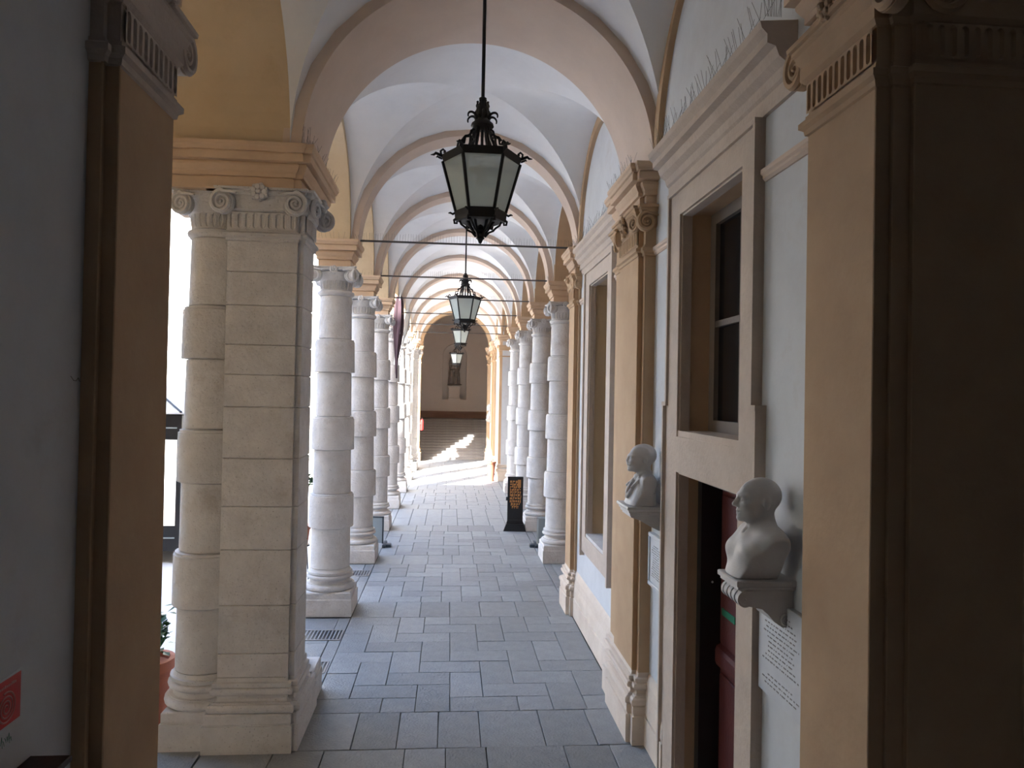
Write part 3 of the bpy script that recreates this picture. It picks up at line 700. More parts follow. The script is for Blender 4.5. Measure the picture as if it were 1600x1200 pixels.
# ---------------------------------------------------------------- big compound piers of the left arcade
def build_pier(far):
    g = (lambda y: my(y)) if far else (lambda y: y)
    def so(a, b): return sorted((g(a), g(b)))
    t = thing('pier', 'massive stone pier with engaged banded columns at the left foreground' if not far else 'massive sunlit stone pier at the far end of the left arcade', 'pier', (0,0,0))
    seams = [0.60,0.80,1.20,1.66,2.02,2.42,2.85,3.12,3.37,3.70,3.98,4.25]
    def blk(x0,x1,y0,y1,z0,z1): return MB().rect(x0,x1,*so(y0,y1),[(-0.012,z0),(-0.008,z0+0.002),(0,z0+0.006),(0,z1-0.006),(-0.008,z1-0.002),(-0.012,z1)])
    for a, b in zip(seams[:-1], seams[1:]):
        m = blk(-2.10,-1.528,6.36,7.0,a,b); m.merge(blk(-1.56,-1.482,6.40,6.86,a,b)); m.merge(blk(-2.10,-1.66,6.9,7.52,a,b))
        m.obj('stone_block', 'stone', t)
    for (cx, cy, k) in ((-2.275,6.68,1.0),(-1.93,7.42,1.0),(-2.275,7.35,1.0)):
        base = MB().lathe(BASEP, (cx,g(cy),0), 36); base.obj('base', 'stone', t)
        for z0, z1, b in DR:
            dm = MB().merge(drum_mesh(z0,z1,b), Matrix.Translation((cx,g(cy),0))); dm.obj('band' if b else 'drum', 'stone', t)
        MB().lathe([(0.213,4.285),(0.225,4.29),(0.232,4.30),(0.244,4.312),(0.248,4.33),(0.242,4.347),(0.225,4.356),(0.208,4.36)], (cx,g(cy),0), 36).obj('neck_ring', 'stone', t)
    rects = [(-2.10,-1.528,6.36,7.0),(-2.0,-1.482,6.40,6.86),(-2.1,-1.66,6.9,7.52)]
    pl = MB()
    for i, r in enumerate(rects):
        rr = (r[0], r[1], *so(r[2], r[3])); e = 0.0
        MB().rect(*rr, [(o_-0.0005*i, z_) for o_, z_ in ((0.040,0.318),(0.040,0.326),(0.054,0.328),(0.063,0.338),(0.066,0.356),(0.063,0.378),(0.054,0.392),(0.038,0.398),(0.038,0.408),(0.010,0.412),(-0.002,0.430),(-0.001,0.450),(0.014,0.466),(0.032,0.469),(0.043,0.478),(0.047,0.495),(0.044,0.510),(0.034,0.520),(0.016,0.523),(0.016,0.531),(0.034,0.534),(0.034,0.564),(0.003,0.568),(0,0.6))]).obj('base', 'stone', t)
    for (x0,x1,y0,y1) in ((-2.20,-1.475,6.29,7.1),(-2.1,-1.432,6.33,7.25),(-2.56,-2.15,6.36,7.66),(-2.3,-1.455,6.9,7.66)):
        MB().rect(x0,x1,*so(y0,y1),[(0,0),(0,0.222),(-0.012,0.226),(-0.012,0.234)]).obj('plinth', 'stone', t)
        MB().rect(x0+0.012,x1-0.012,*so(y0+0.012,y1-0.012),[(-0.01,0.232),(0,0.238),(0,0.31),(-0.008,0.32)]).obj('plinth', 'stone', t)
    nk = MB()
    for r in rects: nk.rect(r[0],r[1],*so(r[2],r[3]),NECK)
    nk.obj('neck_ring', 'stone', t)
    cp = MB()
    for r in rects:
        cp.rect(r[0]-0.004,r[1]+0.004,*so(r[2]-0.004,r[3]+0.004),[(0,4.33),(0,4.478),(0.012,4.482),(0.032,4.50),(0.032,4.56),(0.045,4.60),(0.045,4.615)])
        cp.rect(r[0],r[1],*so(r[2],r[3]),[(0.05,4.612),(0.075,4.63),(0.075,4.645),(0.092,4.652),(0.095,4.67)])
    cp.merge(flutes(lambda u,d,z: (u, g(6.356)+(1 if far else -1)*(0.016-d), z), -2.09, -1.535, 9, 4.335, 4.476))
    cp.merge(flutes(lambda u,d,z: (-1.478+(0.016-d), u, z), *so(6.42,6.86), 8, 4.335, 4.476))
    for (cx, cy) in ((-2.275,6.68),(-1.93,7.42),(-2.275,7.35)):
        cp.merge(flutes(lambda u,d,z: (cx+(0.212+(z-4.36)*0.16-d)*math.cos(u), g(cy)+(0.212+(z-4.36)*0.16-d)*math.sin(u), z), 0, 2*PI, 24, 4.36, 4.49))
        cp.lathe([(0.22,4.485),(0.238,4.488),(0.246,4.50),(0.246,4.575),(0.255,4.60),(0.255,4.66)], (cx,g(cy),0), 32)
        cp.merge(abacus_mb(), Matrix.Translation((cx,g(cy),0)))
    c = cp.obj('capital', 'stone', t)
    def vol(x,y,z,a,h,R): place('volute', volute_mesh(-h if far else h, R, 'stone', 0.13), c, (x,g(y),z), PI-a if far else a)
    vol(-2.13,6.265,4.54,-0.22,1,0.098); vol(-1.535,6.265,4.54,0.22,-1,0.098)
    vol(-1.40,6.48,4.545,Q-0.3,1,0.085); vol(-1.385,6.93,4.55,Q-0.45,-1,0.09); vol(-1.40,6.90,4.545,0.45,-1,0.092)
    vol(-2.50,6.40,4.545,-0.3,1,0.095)
    place('flower', flower_mesh('stone'), c, (-1.825,g(6.262),4.625), PI if far else 0, 0, 1.25)
    place('flower', flower_mesh('stone'), c, (-1.392,g(6.75),4.64), Q, 0, 1.1)
    im = MB()
    for r in ((-2.85,-1.50,6.34,7.50),(-2.3,-1.56,6.32,7.56)):
        im.rect(r[0],r[1],*so(r[2],r[3]),IMP)
    im.obj('impost', 'impost', t)
    spikes(spike_row((-1.42,g(6.3),ZI),(-1.42,g(7.5),ZI),0.03,0.10,0.06)+spike_row((-1.5,g(6.26),ZI),(-1.42,g(6.26),ZI),0.01,0.16,0.06), t)
build_pier(False); build_pier(True)
# ---------------------------------------------------------------- openings of the right wall
def build_openings():
    # upper window over the door
    w = MB(); w.box(1.75,1.82,4.33,4.42,2.74,4.40); w.box(1.75,1.82,5.44,5.55,2.74,4.40); w.box(1.75,1.82,4.42,5.44,4.31,4.40); w.box(1.75,1.82,4.42,5.44,2.74,2.83); w.box(1.755,1.81,4.42,5.44,3.53,3.575); w.box(1.755,1.81,4.90,4.97,2.83,4.31)
    o = struct(w.obj('window_1', 'frame'))
    for a, b in ((4.42,4.90),(4.97,5.44)):
        for z0, z1 in ((2.83,3.53),(3.575,4.31)): MB().box(1.785,1.792,a,b,z0,z1).obj('pane', 'pane', o)
    s = MB(); s.box(1.515,1.76,4.33,5.55,2.70,2.745); s.obj('sill', 'surround', o)
    f = MB()
    def jamb(y0, y1, z0, z1, x=1.505): f.box(x, 1.60, y0, y1, z0, z1)
    jamb(5.55,5.80,0.0,4.58); jamb(4.12,4.33,0.0,4.58); jamb(4.33,5.55,4.40,4.58); jamb(4.33,5.55,2.43,2.70)
    jamb(4.06,4.16,0,2.94,1.512); jamb(5.78,5.87,0,2.94,1.512)
    for y0,y1,z0,z1 in ((4.105,4.135,2.94,4.6),(5.785,5.815,2.94,4.6),(4.045,4.075,0,2.96),(5.855,5.885,0,2.96)): f.box(1.485,1.60,y0,y1,z0,z1)
    f.box(1.483,1.60,4.103,5.817,4.58,4.612); f.box(1.482,1.6,4.043,4.138,2.93,2.962); f.box(1.482,1.6,5.783,5.887,2.93,2.962)
    for y0,y1,z0,z1 in ((4.331,4.345,0,2.414),(5.535,5.549,0,2.414),(4.331,5.549,2.415,2.429),(4.331,4.345,2.746,4.384),(5.535,5.549,2.746,4.384),(4.331,5.549,4.385,4.399)): f.box(1.525,1.60,y0,y1,z0,z1)
    f.obj('surround', 'surround', o)
    r = MB(); r.box(1.55,1.76,5.55,5.60,0,4.40); r.box(1.55,1.76,4.28,4.33,0,4.40)
    k = MB()
    k.prism([(WX+0.01,4.61),(1.525,4.61),(1.52,4.70),(1.505,4.715),(1.49,4.76),(1.45,4.79),(1.43,4.84),(1.385,4.855),(1.385,4.90),(1.355,4.93),(1.345,4.965),(WX+0.01,4.985)], 'y', 3.72, 5.92)
    k.obj('cornice', 'surround', o)
    spikes(spike_row((1.37,3.72,4.98),(1.37,5.9,4.98),0.035,0.12,0.06)+spike_row((1.45,3.70,4.98),(1.36,3.70,4.98),0.008,0.14,0.06), o)
    # red door
    d = MB(); d.box(1.84,1.90,4.38,5.50,0,2.40); do = struct(d.obj('door_1', 'redwood'))
    MB().box(1.68,1.86,5.46,5.55,0,2.43).merge(MB().box(1.68,1.86,4.33,4.42,0,2.43)).merge(MB().box(1.68,1.86,4.42,5.46,2.36,2.43)).obj('door_frame', 'black', do)
    for y0,y1 in ((4.46,4.92),(4.98,5.42)):
        for z0,z1 in ((0.15,0.95),(1.18,1.62),(1.72,2.28)):
            MB().rect(0,0.001,y0,y1,[(0,z0)]) if False else None
            p = MB(); p.box(1.822,1.845,y0,y1,z0,z1,0.008); p.obj('door_panel', 'redwood', do)
    rail = MB(); rail.prism([(1.845,0.98),(1.81,1.0),(1.80,1.03),(1.80,1.11),(1.81,1.14),(1.845,1.16)], 'y', 4.42, 5.46); rail.obj('rail', 'redwood', do)
    MB().box(1.815,1.8235,5.13,5.38,1.395,1.445).obj('label_strip', 'green', do)
    MB().ball((1.77,5.456,1.615), 0.009, 8).obj('door_screw', 'plaque', do)
    MB().box(1.55,1.84,4.33,5.55,-0.02,0.05).obj('threshold', 'surround', do)
    # tall window of the second bay
    w2 = MB(); w2.box(1.83,1.90,8.20,8.27,1.25,4.40); w2.box(1.83,1.90,9.23,9.30,1.25,4.40); w2.box(1.83,1.90,8.27,9.23,4.32,4.40); w2.box(1.83,1.90,8.27,9.23,1.25,1.34); w2.box(1.83,1.90,8.27,9.23,2.8,2.86); w2.box(1.83,1.9,8.72,8.79,1.34,4.32)
    o2 = struct(w2.obj('window_2', 'frame'))
    for a, b in ((8.27,8.72),(8.79,9.23)):
        for z0,z1 in ((1.34,2.8),(2.86,4.32)): MB().box(1.86,1.867,a,b,z0,z1).obj('pane', 'pane', o2)
    f2 = MB()
    for y0,y1,z0,z1,x in ((7.95,8.20,1.0,4.58,1.51),(9.30,9.55,1.0,4.58,1.51),(8.20,9.30,4.40,4.58,1.51),(8.20,9.30,1.0,1.215,1.511),(7.90,7.96,0.93,4.62,1.49),(9.54,9.60,0.93,4.62,1.49),(7.902,9.598,4.57,4.622,1.488)): f2.box(x,1.60,y0,y1,z0,z1)
    for y0,y1,z0,z1 in ((8.201,8.215,1.256,4.384),(9.285,9.299,1.256,4.384),(8.201,9.299,4.385,4.399)): f2.box(1.53,1.60,y0,y1,z0,z1)
    f2.obj('surround', 'surround', o2)
    MB().box(1.52,1.84,8.202,9.298,1.205,1.255).obj('sill', 'stone', o2)
    rv = MB()
    rv.box(1.56,1.84,9.297,9.31,1.25,4.40); rv.box(1.56,1.84,8.19,8.203,1.25,4.40); rv.box(1.56,1.84,8.2,9.3,4.397,4.41); rv.obj('reveal', 'cream', o2)
    rv = MB(); rv.box(1.56,1.76,5.547,5.56,0,4.40); rv.box(1.56,1.76,4.32,4.333,0,4.40); rv.box(1.56,1.76,4.33,5.55,4.397,4.41); rv.box(1.56,1.84,4.33,5.55,2.425,2.432); rv.obj('reveal', 'tan', o)
build_openings()
# dark store rooms behind the panes
struct(MB().box(2.3,2.35,3.4,10.3,0,7.2).obj('wall_store', 'darkwall'))
# ---------------------------------------------------------------- tie rods
def build_rods():
    labs = ['iron tie rod with bird spikes nearest the camera, passing just below the first lantern tip', 'second tie rod from the camera, spanning above the second lantern', 'third tie rod from the camera, passing behind the glass of the second lantern',
            'fourth tie rod from the camera, between the third columns and the sunlit rods', 'sunlit pale tie rod, second from the far end', 'sunlit pale tie rod farthest down the passage']
    for k, y in enumerate(CY):
        t = thing('tie_rod', labs[k], 'tie rod', (0, y, 5.075), 0, 'iron tie rods across the passage')
        MB().tube([(-1.62,0,0),(1.66,0,0)], 0.014, 10).obj('rod', 'rod', t)
        sp = []
        for i in range(78):
            x = -1.45+2.9*i/77; sp.append(((x,0,0.01),(random.uniform(-0.01,0.01), random.choice((-1,1))*0.03, 0.10)))
        spikes(sp, t)
build_rods()
# ---------------------------------------------------------------- lanterns
def build_lantern():
    t = thing('lantern', '', 'lantern')
    # local origin: axis, z = height above floor for the nearest lantern
    hexa = lambda r, z, off=0: [(r*math.cos(PI/3*k+off), r*math.sin(PI/3*k+off), z) for k in range(6)]
    zt, zb, rt, rb = 4.815, 4.385, 0.30, 0.192
    MB().tube([(0,0,5.24),(0,0,6.60)], 0.014, 10).obj('rod', 'iron', t)
    MB().lathe([(0.0,6.50),(0.03,6.52),(0.035,6.55),(0.09,6.575),(0.09,6.62)], (0,0,0), 16).obj('ceiling_rose', 'iron', t)
    c = MB(); c.lathe([(0.014,5.30),(0.03,5.29),(0.025,5.26),(0.045,5.23),(0.055,5.18),(0.042,5.13),(0.06,5.11),(0.085,5.09),(0.09,5.07),(0.07,5.05),(0.05,5.045),(0.0,5.04)], (0,0,0), 18)
    crown = c.obj('crown', 'iron', t)
    lf = MB()                                             # curled leaf
    pts = []; rad = []
    for j in range(14):
        u = j/13; a = -0.4+u*3.9; r = 0.045*(1-0.35*u); pts.append((0.10+r*math.cos(PI-a)*1.0, 0, 0.045+r*math.sin(PI-a)*0.9)); rad.append(0.013*(1-u*0.55))
    lf.tube(pts, rad, 6); lfm = lf.mesh('leaf', 'iron')
    for k in range(6): link('leaf', lfm, crown, (0,0,5.085), PI/3*k+PI/6)
    l2 = MB(); l2.tube([(0.03,0,0),(0.055,0,0.02),(0.05,0,0.05),(0.035,0,0.075),(0.045,0,0.10),(0.04,0,0.125)], [0.014,0.014,0.012,0.011,0.010,0.006], 6); l2.ball((0.04,0,0.13),0.011,6)
    l2m = l2.mesh('leaf', 'iron')
    for k in range(6): link('leaf', l2m, crown, (0,0,5.13), PI/3*k)
    arm = MB(); arm.tube([(0.05,0,5.06),(0.085,0,5.035),(0.095,0,4.99),(0.13,0,4.985),(0.137,0,4.94),(0.185,0,4.935),(0.192,0,4.885),(0.215,0,4.845),(0.25,0,4.81),(0.29,0,4.80)], [0.010]*10, 6)
    arm.tube([(0.055,0,5.05),(0.07,0,4.99),(0.095,0,4.93),(0.10,0,4.87),(0.125,0,4.82)], [0.011,0.012,0.012,0.011,0.008], 6)
    arm.tube([(0.07,0,5.03),(0.105,0,5.0),(0.13,0,4.995),(0.15,0,4.965)],[0.008,0.007,0.007,0.01],6)
    am = arm.mesh('arm', 'iron')
    for k in range(6): link('arm', am, t, (0,0,0), PI/3*k)
    def ring(r0, z0, r1, z1, th, nm):
        mb = MB(); a0 = hexa(r0, z0); a1 = hexa(r1, z1); b0 = hexa(r0-th, z0); b1 = hexa(r1-th, z1); v = a0+a1+b0+b1; fs = []
        for k in range(6):
            q = (k+1) % 6; fs += [(k,q,6+q,6+k),(12+k,18+k,18+q,12+q),(k,12+k,12+q,q),(6+k,6+q,18+q,18+k)]
        mb.add(v, fs); return mb.obj(nm, 'iron', t)
    ring(rt-0.004, zt-0.035, rt+0.012, zt+0.022, 0.03, 'top_ring'); ring(rb+0.012, zb+0.02, rb+0.004, zb-0.055, 0.03, 'bottom_ring')
    MB().lathe([(0.0,zb-0.055),(rb-0.005,zb-0.055),(rb-0.005,zb-0.04),(0.0,zb-0.04)], (0,0,0), 6).obj('bottom_plate', 'iron', t)
    T = hexa(rt, zt-0.03); B = hexa(rb, zb+0.015)
    for k in range(6):
        MB().tube([T[k], B[k]], 0.013, 6).obj('post', 'iron', t)
        q = (k+1) % 6; s = 0.985
        P = [Vector(T[k])*1, Vector(T[q])*1, Vector(B[q])*1, Vector(B[k])*1]
        inn = [Vector((p.x*s, p.y*s, p.z)) for p in P]; inn2 = [Vector((p.x*0.972, p.y*0.972, p.z)) for p in P]
        MB().add([*inn, *inn2], [(0,1,2,3),(4,7,6,5),(0,4,5,1),(1,5,6,2),(2,6,7,3),(3,7,4,0)]).obj('glass_pane', 'frost', t)
    MB().tube([(0,0,4.72),(0,0,5.05)], 0.012, 8).lathe([(0.0,4.60),(0.03,4.61),(0.042,4.65),(0.03,4.69),(0.022,4.72),(0.022,4.80),(0.0,4.80)], (0,0,0), 12).obj('lamp_holder', 'iron', t)
    co = MB()                                             # corner scrolls on the top ring
    co.tube([(0.295,0,4.86),(0.315,0,4.885),(0.318,0,4.91),(0.300,0,4.925),(0.285,0,4.91),(0.292,0,4.897)], [0.008,0.009,0.009,0.009,0.01,0.011], 6)
    co.tube([(0.305,0,4.87),(0.335,0,4.885),(0.355,0,4.893),(0.37,0,4.88),(0.395,0,4.878)], [0.010,0.012,0.012,0.009,0.003], 6)
    co.tube([(0.305,0,4.85),(0.325,0,4.858),(0.345,0,4.868),(0.35,0,4.858)], [0.008,0.008,0.007,0.004], 6)
    cm = co.mesh('scroll', 'iron')
    for k in range(6): link('scroll', cm, t, (0,0,-0.045), PI/3*k)
    bs = MB(); bs.tube([(0.192,0,4.42),(0.215,0,4.405),(0.235,0,4.415),(0.25,0,4.412)], [0.008,0.009,0.008,0.003], 6)
    bs.tube([(0.185,0,4.375),(0.205,0,4.36),(0.20,0,4.335),(0.182,0,4.335),(0.183,0,4.35)], [0.009,0.009,0.009,0.009,0.008], 6)
    bs.tube([(0.165,0,4.37),(0.150,0,4.33),(0.115,0,4.305),(0.10,0,4.285),(0.065,0,4.27),(0.035,0,4.235)], [0.008]*6, 6)
    bs.tube([(0.11,0,4.37),(0.09,0,4.345),(0.075,0,4.315),(0.045,0,4.275),(0.02,0,4.245)], [0.011,0.013,0.011,0.010,0.012], 6)
    bm_ = bs.mesh('scroll', 'iron')
    for k in range(6): link('scroll', bm_, t, (0,0,-0.025), PI/3*k)
    MB().lathe([(0.0,4.155),(0.012,4.165),(0.02,4.185),(0.034,4.20),(0.028,4.21),(0.042,4.23),(0.036,4.245),(0.058,4.26),(0.05,4.275),(0.03,4.285),(0.02,4.30),(0.0,4.31)], (0,0,0), 10).obj('finial', 'iron', t)
    return t
L0 = build_lantern()
for i, (x, y, dz, rz, lab) in enumerate(((-0.015,5.74,0,0,'large black iron lantern with frosted panes hanging nearest the camera'),(0.03,14.3,0.01,0,'second black lantern down the passage, hanging below the big one'),(0.08,23.9,0.2,PI/6,'third lantern from the camera, small, partly under the second one'),(0.03,32.6,-0.1,PI/6,'farthest lantern, hanging in front of the niche statue'))):
    t = L0 if i == 0 else copy_tree(L0)
    t.location = (x, y, dz); t.rotation_euler = (0,0,rz); tag(t, lab, 'lantern', 'iron lanterns hanging along the passage')
# ---------------------------------------------------------------- sculpted figures: signed distance + surface nets
def smin(a, b, k): h = np.clip(0.5+0.5*(b-a)/k, 0, 1); return b*(1-h)+a*h-k*h*(1-h)
def smax(a, b, k): return -smin(-a, -b, k)
def ell(P, c, r): 
    q = [(P[i]-c[i])/r[i] for i in range(3)]; k0 = np.sqrt(q[0]**2+q[1]**2+q[2]**2)
    return (k0-1)*min(r)
def cap(P, a, b, r, r2=None):
    a = np.array(a, float); b = np.array(b, float); d = b-a; t = sum((P[i]-a[i])*d[i] for i in range(3))/max(1e-9, float(d@d)); t = np.clip(t, 0, 1)
    rr = r if r2 is None else r+(r2-r)*t
    return np.sqrt(sum((P[i]-a[i]-t*d[i])**2 for i in range(3)))-rr
def nets(f, lo, hi, h):
    ax = [np.arange(lo[i], hi[i]+h, h) for i in range(3)]; P = np.meshgrid(*ax, indexing='ij'); F = f(P)
    S = F < 0; n = F.shape
    c = [slice(0,-1), slice(1,None)]
    acc = np.zeros((n[0]-1,n[1]-1,n[2]-1,3)); cnt = np.zeros((n[0]-1,n[1]-1,n[2]-1))
    corners = [(i,j,k) for i in (0,1) for j in (0,1) for k in (0,1)]
    for a in corners:
        for d in range(3):
            if a[d]: continue
            b = list(a); b[d] = 1
            fa = F[c[a[0]],c[a[1]],c[a[2]]]; fb = F[c[b[0]],c[b[1]],c[b[2]]]
            x = (fa < 0) != (fb < 0); t = np.where(x, fa/np.where(x, fa-fb, 1), 0)
            for e in range(3): acc[...,e] += np.where(x, (a[e]+(t if e == d else 0)), 0)
            cnt += x
    ids = -np.ones(cnt.shape, int); w = np.argwhere(cnt > 0); ids[tuple(w.T)] = np.arange(len(w))
    V = (w + acc[tuple(w.T)]/cnt[tuple(w.T)][:,None])*h + np.array(lo)
    fs = []
    for d in range(3):
        e1, e2 = [(1,2),(2,0),(0,1)][d]
        sl0 = [slice(None)]*3; sl1 = [slice(None)]*3; sl0[d] = slice(0,-1); sl1[d] = slice(1,None)
        x = S[tuple(sl0)] != S[tuple(sl1)]; ii = np.argwhere(x); pos = S[tuple(sl0)][tuple(ii.T)]
        ok = (ii[:,e1] > 0) & (ii[:,e2] > 0) & (ii[:,e1] < n[e1]-1) & (ii[:,e2] < n[e2]-1); ii = ii[ok]; pos = pos[ok]
        u = np.zeros(3,int); u[e1] = 1; v = np.zeros(3,int); v[e2] = 1
        q = np.stack([ids[tuple((ii-u-v).T)], ids[tuple((ii-v).T)], ids[tuple(ii.T)], ids[tuple((ii-u).T)]], 1)
        q[~pos] = q[~pos][:, ::-1]; fs.append(q)
    fs = np.concatenate(fs)
    return V, fs
def sdf_obj(name, f, lo, hi, h, m, parent):
    V, fs = nets(f, lo, hi, h)
    me = bpy.data.meshes.new(name); me.from_pydata(V.tolist(), [], fs.tolist()); me.polygons.foreach_set('use_smooth', [True]*len(me.polygons)); me.update(); me.materials.append(M[m])
    return link(name, me, parent)
def head(P, zc, hair=False, mous=False):
    """a head looking to -x; chin at zc, crown at zc+0.225"""
    x, y, z = P; Y = np.abs(y); Q_ = [x, Y, z]
    d = ell(P, (0.022,0,zc+0.132), (0.108,0.078,0.094))
    d = smin(d, ell(P, (-0.042,0,zc+0.085), (0.062,0.061,0.088)), 0.03)
    d = smin(d, ell(P, (-0.040,0,zc+0.035), (0.055,0.050,0.036)), 0.025)
    d = smin(d, ell(Q_, (-0.072,0.040,zc+0.085), (0.026,0.022,0.02)), 0.02)       # cheekbones
    d = smin(d, cap(Q_, (-0.098,0.010,zc+0.133), (-0.080,0.046,zc+0.132), 0.010), 0.014)   # brow
    d = smax(d, -ell(Q_, (-0.110,0.031,zc+0.113), (0.022,0.017,0.014)), 0.010)      # sockets
    d = smin(d, ell(Q_, (-0.084,0.031,zc+0.113), (0.014,0.015,0.012)), 0.004)
    d = smin(d, cap(P, (-0.100,0,zc+0.120), (-0.123,0,zc+0.087), 0.010, 0.013), 0.010)  # nose
    d = smin(d, ell(Q_, (-0.112,0.012,zc+0.080), (0.012,0.009,0.009)), 0.006)
    d = smin(d, cap(Q_, (-0.106,0,zc+0.055), (-0.096,0.020,zc+0.052), 0.0085), 0.006)
    d = smin(d, cap(Q_, (-0.103,0,zc+0.040), (-0.094,0.017,zc+0.041), 0.0085), 0.006)
    d = smax(d, -cap(Q_, (-0.114,0,zc+0.0475), (-0.098,0.022,zc+0.0465), 0.003), 0.003)
    d = smin(d, ell(P, (-0.088,0,zc+0.014), (0.022,0.022,0.018)), 0.014)
    e = ell(Q_, (0.022,0.080,zc+0.098), (0.022,0.010,0.036)); e = smax(e, -ell(Q_, (0.020,0.094,zc+0.098), (0.012,0.011,0.022)), 0.004)
    d = smin(d, e, 0.006)
    if mous: d = smin(d, cap(Q_, (-0.113,0.0,zc+0.066), (-0.098,0.036,zc+0.056), 0.010, 0.005), 0.006)
    if hair:
        hr = ell(P, (0.026,0,zc+0.140), (0.112,0.083,0.096)); hr = smax(hr, -(x+0.070+0.5*(zc+0.20-z)), 0.006); hr = smax(hr, -(z-zc-0.085), 0.006)
        hr = hr+0.0015*np.sin(140*y+60*x)
        d = smin(d, hr, 0.004)
    return d
def bust_bald(P):
    x, y, z = P; Y = np.abs(y); Q_ = [x, Y, z]
    d = head(P, 0.285)
    d = smin(d, cap(P, (0.030,0,0.345), (0.030,0,0.20), 0.058, 0.066), 0.02)
    d = smin(d, cap(Q_, (0.045,0.02,0.250), (0.040,0.170,0.195), 0.045, 0.058), 0.04)
    b = cap(Q_, (0.02,0.10,0.16), (-0.035,0.06,-0.02), 0.095, 0.105); b = smin(b, cap(P, (0.0,0,0.16), (-0.045,0,-0.02), 0.10, 0.105), 0.03)
    b = smin(b, ell(Q_, (-0.065,0.085,0.125), (0.062,0.075,0.055)), 0.05)
    d = smin(d, b, 0.05)
    d = smax(d, -cap(P, (-0.052,0,0.240), (-0.060,0,0.228), 0.010), 0.02)
    d = smin(d, cap(Q_, (-0.050,0.020,0.222), (-0.020,0.13,0.228), 0.009), 0.02)     # collar bones
    cut = (Y-0.098)*0.88-z*0.48; d = smax(d, cut, 0.004)
    d = smax(d, (x-0.135), 0.01)
    return smax(d, -(z-0.0), 0.003)
def bust_suit(P):
    x, y, z = P; Y = np.abs(y); Q_ = [x, Y, z]
    d = head(P, 0.285, hair=True, mous=True)
    d = smin(d, cap(P, (0.030,0,0.345), (0.035,0,0.20), 0.056, 0.064), 0.02)
    rr = np.sqrt((x-0.026)**2+y**2); col = np.maximum(np.abs(rr-0.068-0.12*(0.26-z))-0.007, np.abs(z-0.252-0.30*(x-0.03))-0.022)
    b = cap(Q_, (0.045,0.09,0.19), (0.0,0.08,-0.02), 0.070, 0.115); b = smin(b, cap(P, (0.03,0,0.17), (-0.01,0,-0.02), 0.08, 0.115), 0.03)
    b = smin(b, cap(Q_, (0.045,0.03,0.240), (0.045,0.16,0.195), 0.04, 0.05), 0.05)
    d = smin(d, b, 0.03); d = smin(d, col, 0.006)
    lap = cap(Q_, (-0.020,0.060,0.235), (-0.118,0.014,0.06), 0.014); lap = smin(lap, cap(Q_, (-0.02,0.080,0.220), (-0.090,0.085,0.155), 0.012), 0.015)
    d = smin(d, lap, 0.008)
    d = smax(d, -cap(Q_, (-0.055,0.090,0.172), (-0.115,0.035,0.135), 0.006), 0.003)
    d = smin(d, cap(P, (-0.055,0,0.215), (-0.118,0,0.10), 0.014, 0.020), 0.006)          # tie
    arc = np.sqrt(((x-0.10)/0.20)**2+((z-0.02)/0.24)**2)-1.0
    d = smax(d, Y-0.150+0.05*np.clip(arc,-0.2,0.6), 0.004)
    d = smax(d, -x-0.125, 0.02); d = smax(d, x-0.135, 0.006)
    return smax(d, -(z-0.0), 0.003)
def build_bust(name, f, label, loc, group):
    t = thing(name, label, 'bust', loc, 0, group)
    sdf_obj('head_and_chest', f, (-0.17,-0.25,-0.02), (0.18,0.25,0.54), 0.0062, 'marble', t)
    return t
b1 = build_bust('bust', bust_bald, 'bald bare-chested marble bust on the scrolled bracket at the right foreground', (1.395,3.79,2.075), None)
b2 = build_bust('bust', bust_suit, 'marble bust of a moustached man in a jacket on the moulded bracket beyond the door', (1.385,6.155,2.095), None)
b2.scale = (1,1,0.97)
b3 = copy_tree(b2); b3.location = (1.385,30.07,1.96); b3.scale = (1,1,1.2); tag(b3, 'small distant sunlit bust on a bracket beside the far stairs', 'bust')
scr = MB(); R = random.Random(3); pts = [(-0.03+0.004*i+0.012*math.sin(i*1.9), -0.1565, 0.115+0.008*math.cos(i*1.3)-0.0006*i) for i in range(16)]
scr.tube(pts, 0.0016, 4); scr.tube([(0.045,-0.1565,0.105),(0.055,-0.1565,0.113),(0.065,-0.1565,0.108),(0.085,-0.1565,0.111)], 0.0018, 4)
scr.obj('graffiti', 'letter', b2)
# ---------------------------------------------------------------- wall brackets
def build_bracket_scroll():
    t = thing('wall_bracket', 'scrolled console bracket under the bald bust', 'bracket', (0,0,0))
    y0, y1 = 3.655, 3.925
    MB().rect(1.25,1.58,y0+0.01,y1-0.01,[(-0.02,2.018),(0,2.03),(0,2.04),(0.012,2.048),(0.012,2.07),(0.005,2.075)]).obj('shelf', 'marble', t)
    pr = [(1.56,2.02),(1.275,2.02),(1.268,1.985),(1.29,1.945),(1.335,1.935),(1.385,1.925),(1.42,1.895),(1.45,1.86),(1.49,1.835),(1.53,1.825),(1.56,1.825)]
    MB().prism(pr, 'y', y0+0.03, y1-0.03).obj('console', 'marble', t)
    sc = MB(); sc.tube([(1.292,y0+0.02,1.978),(1.292,y1-0.02,1.978)], 0.036, 18)
    for i in range(5):
        yy = y0+0.03+i*(y1-y0-0.06)/4; sc.tube([(1.292,yy-0.012,1.978),(1.292,yy+0.012,1.978)], 0.041, 18)
    sc.obj('scroll_roll', 'marble', t)
    for yy, a in ((y0+0.028,0),): 
        place('volute', volute_mesh(1, 0.036, 'marble', 0, 0.03), t, (1.292,yy-0.004,1.978), 0); place('volute', volute_mesh(1, 0.03, 'marble', 0, 0.03), t, (1.51,yy,1.868), 0)
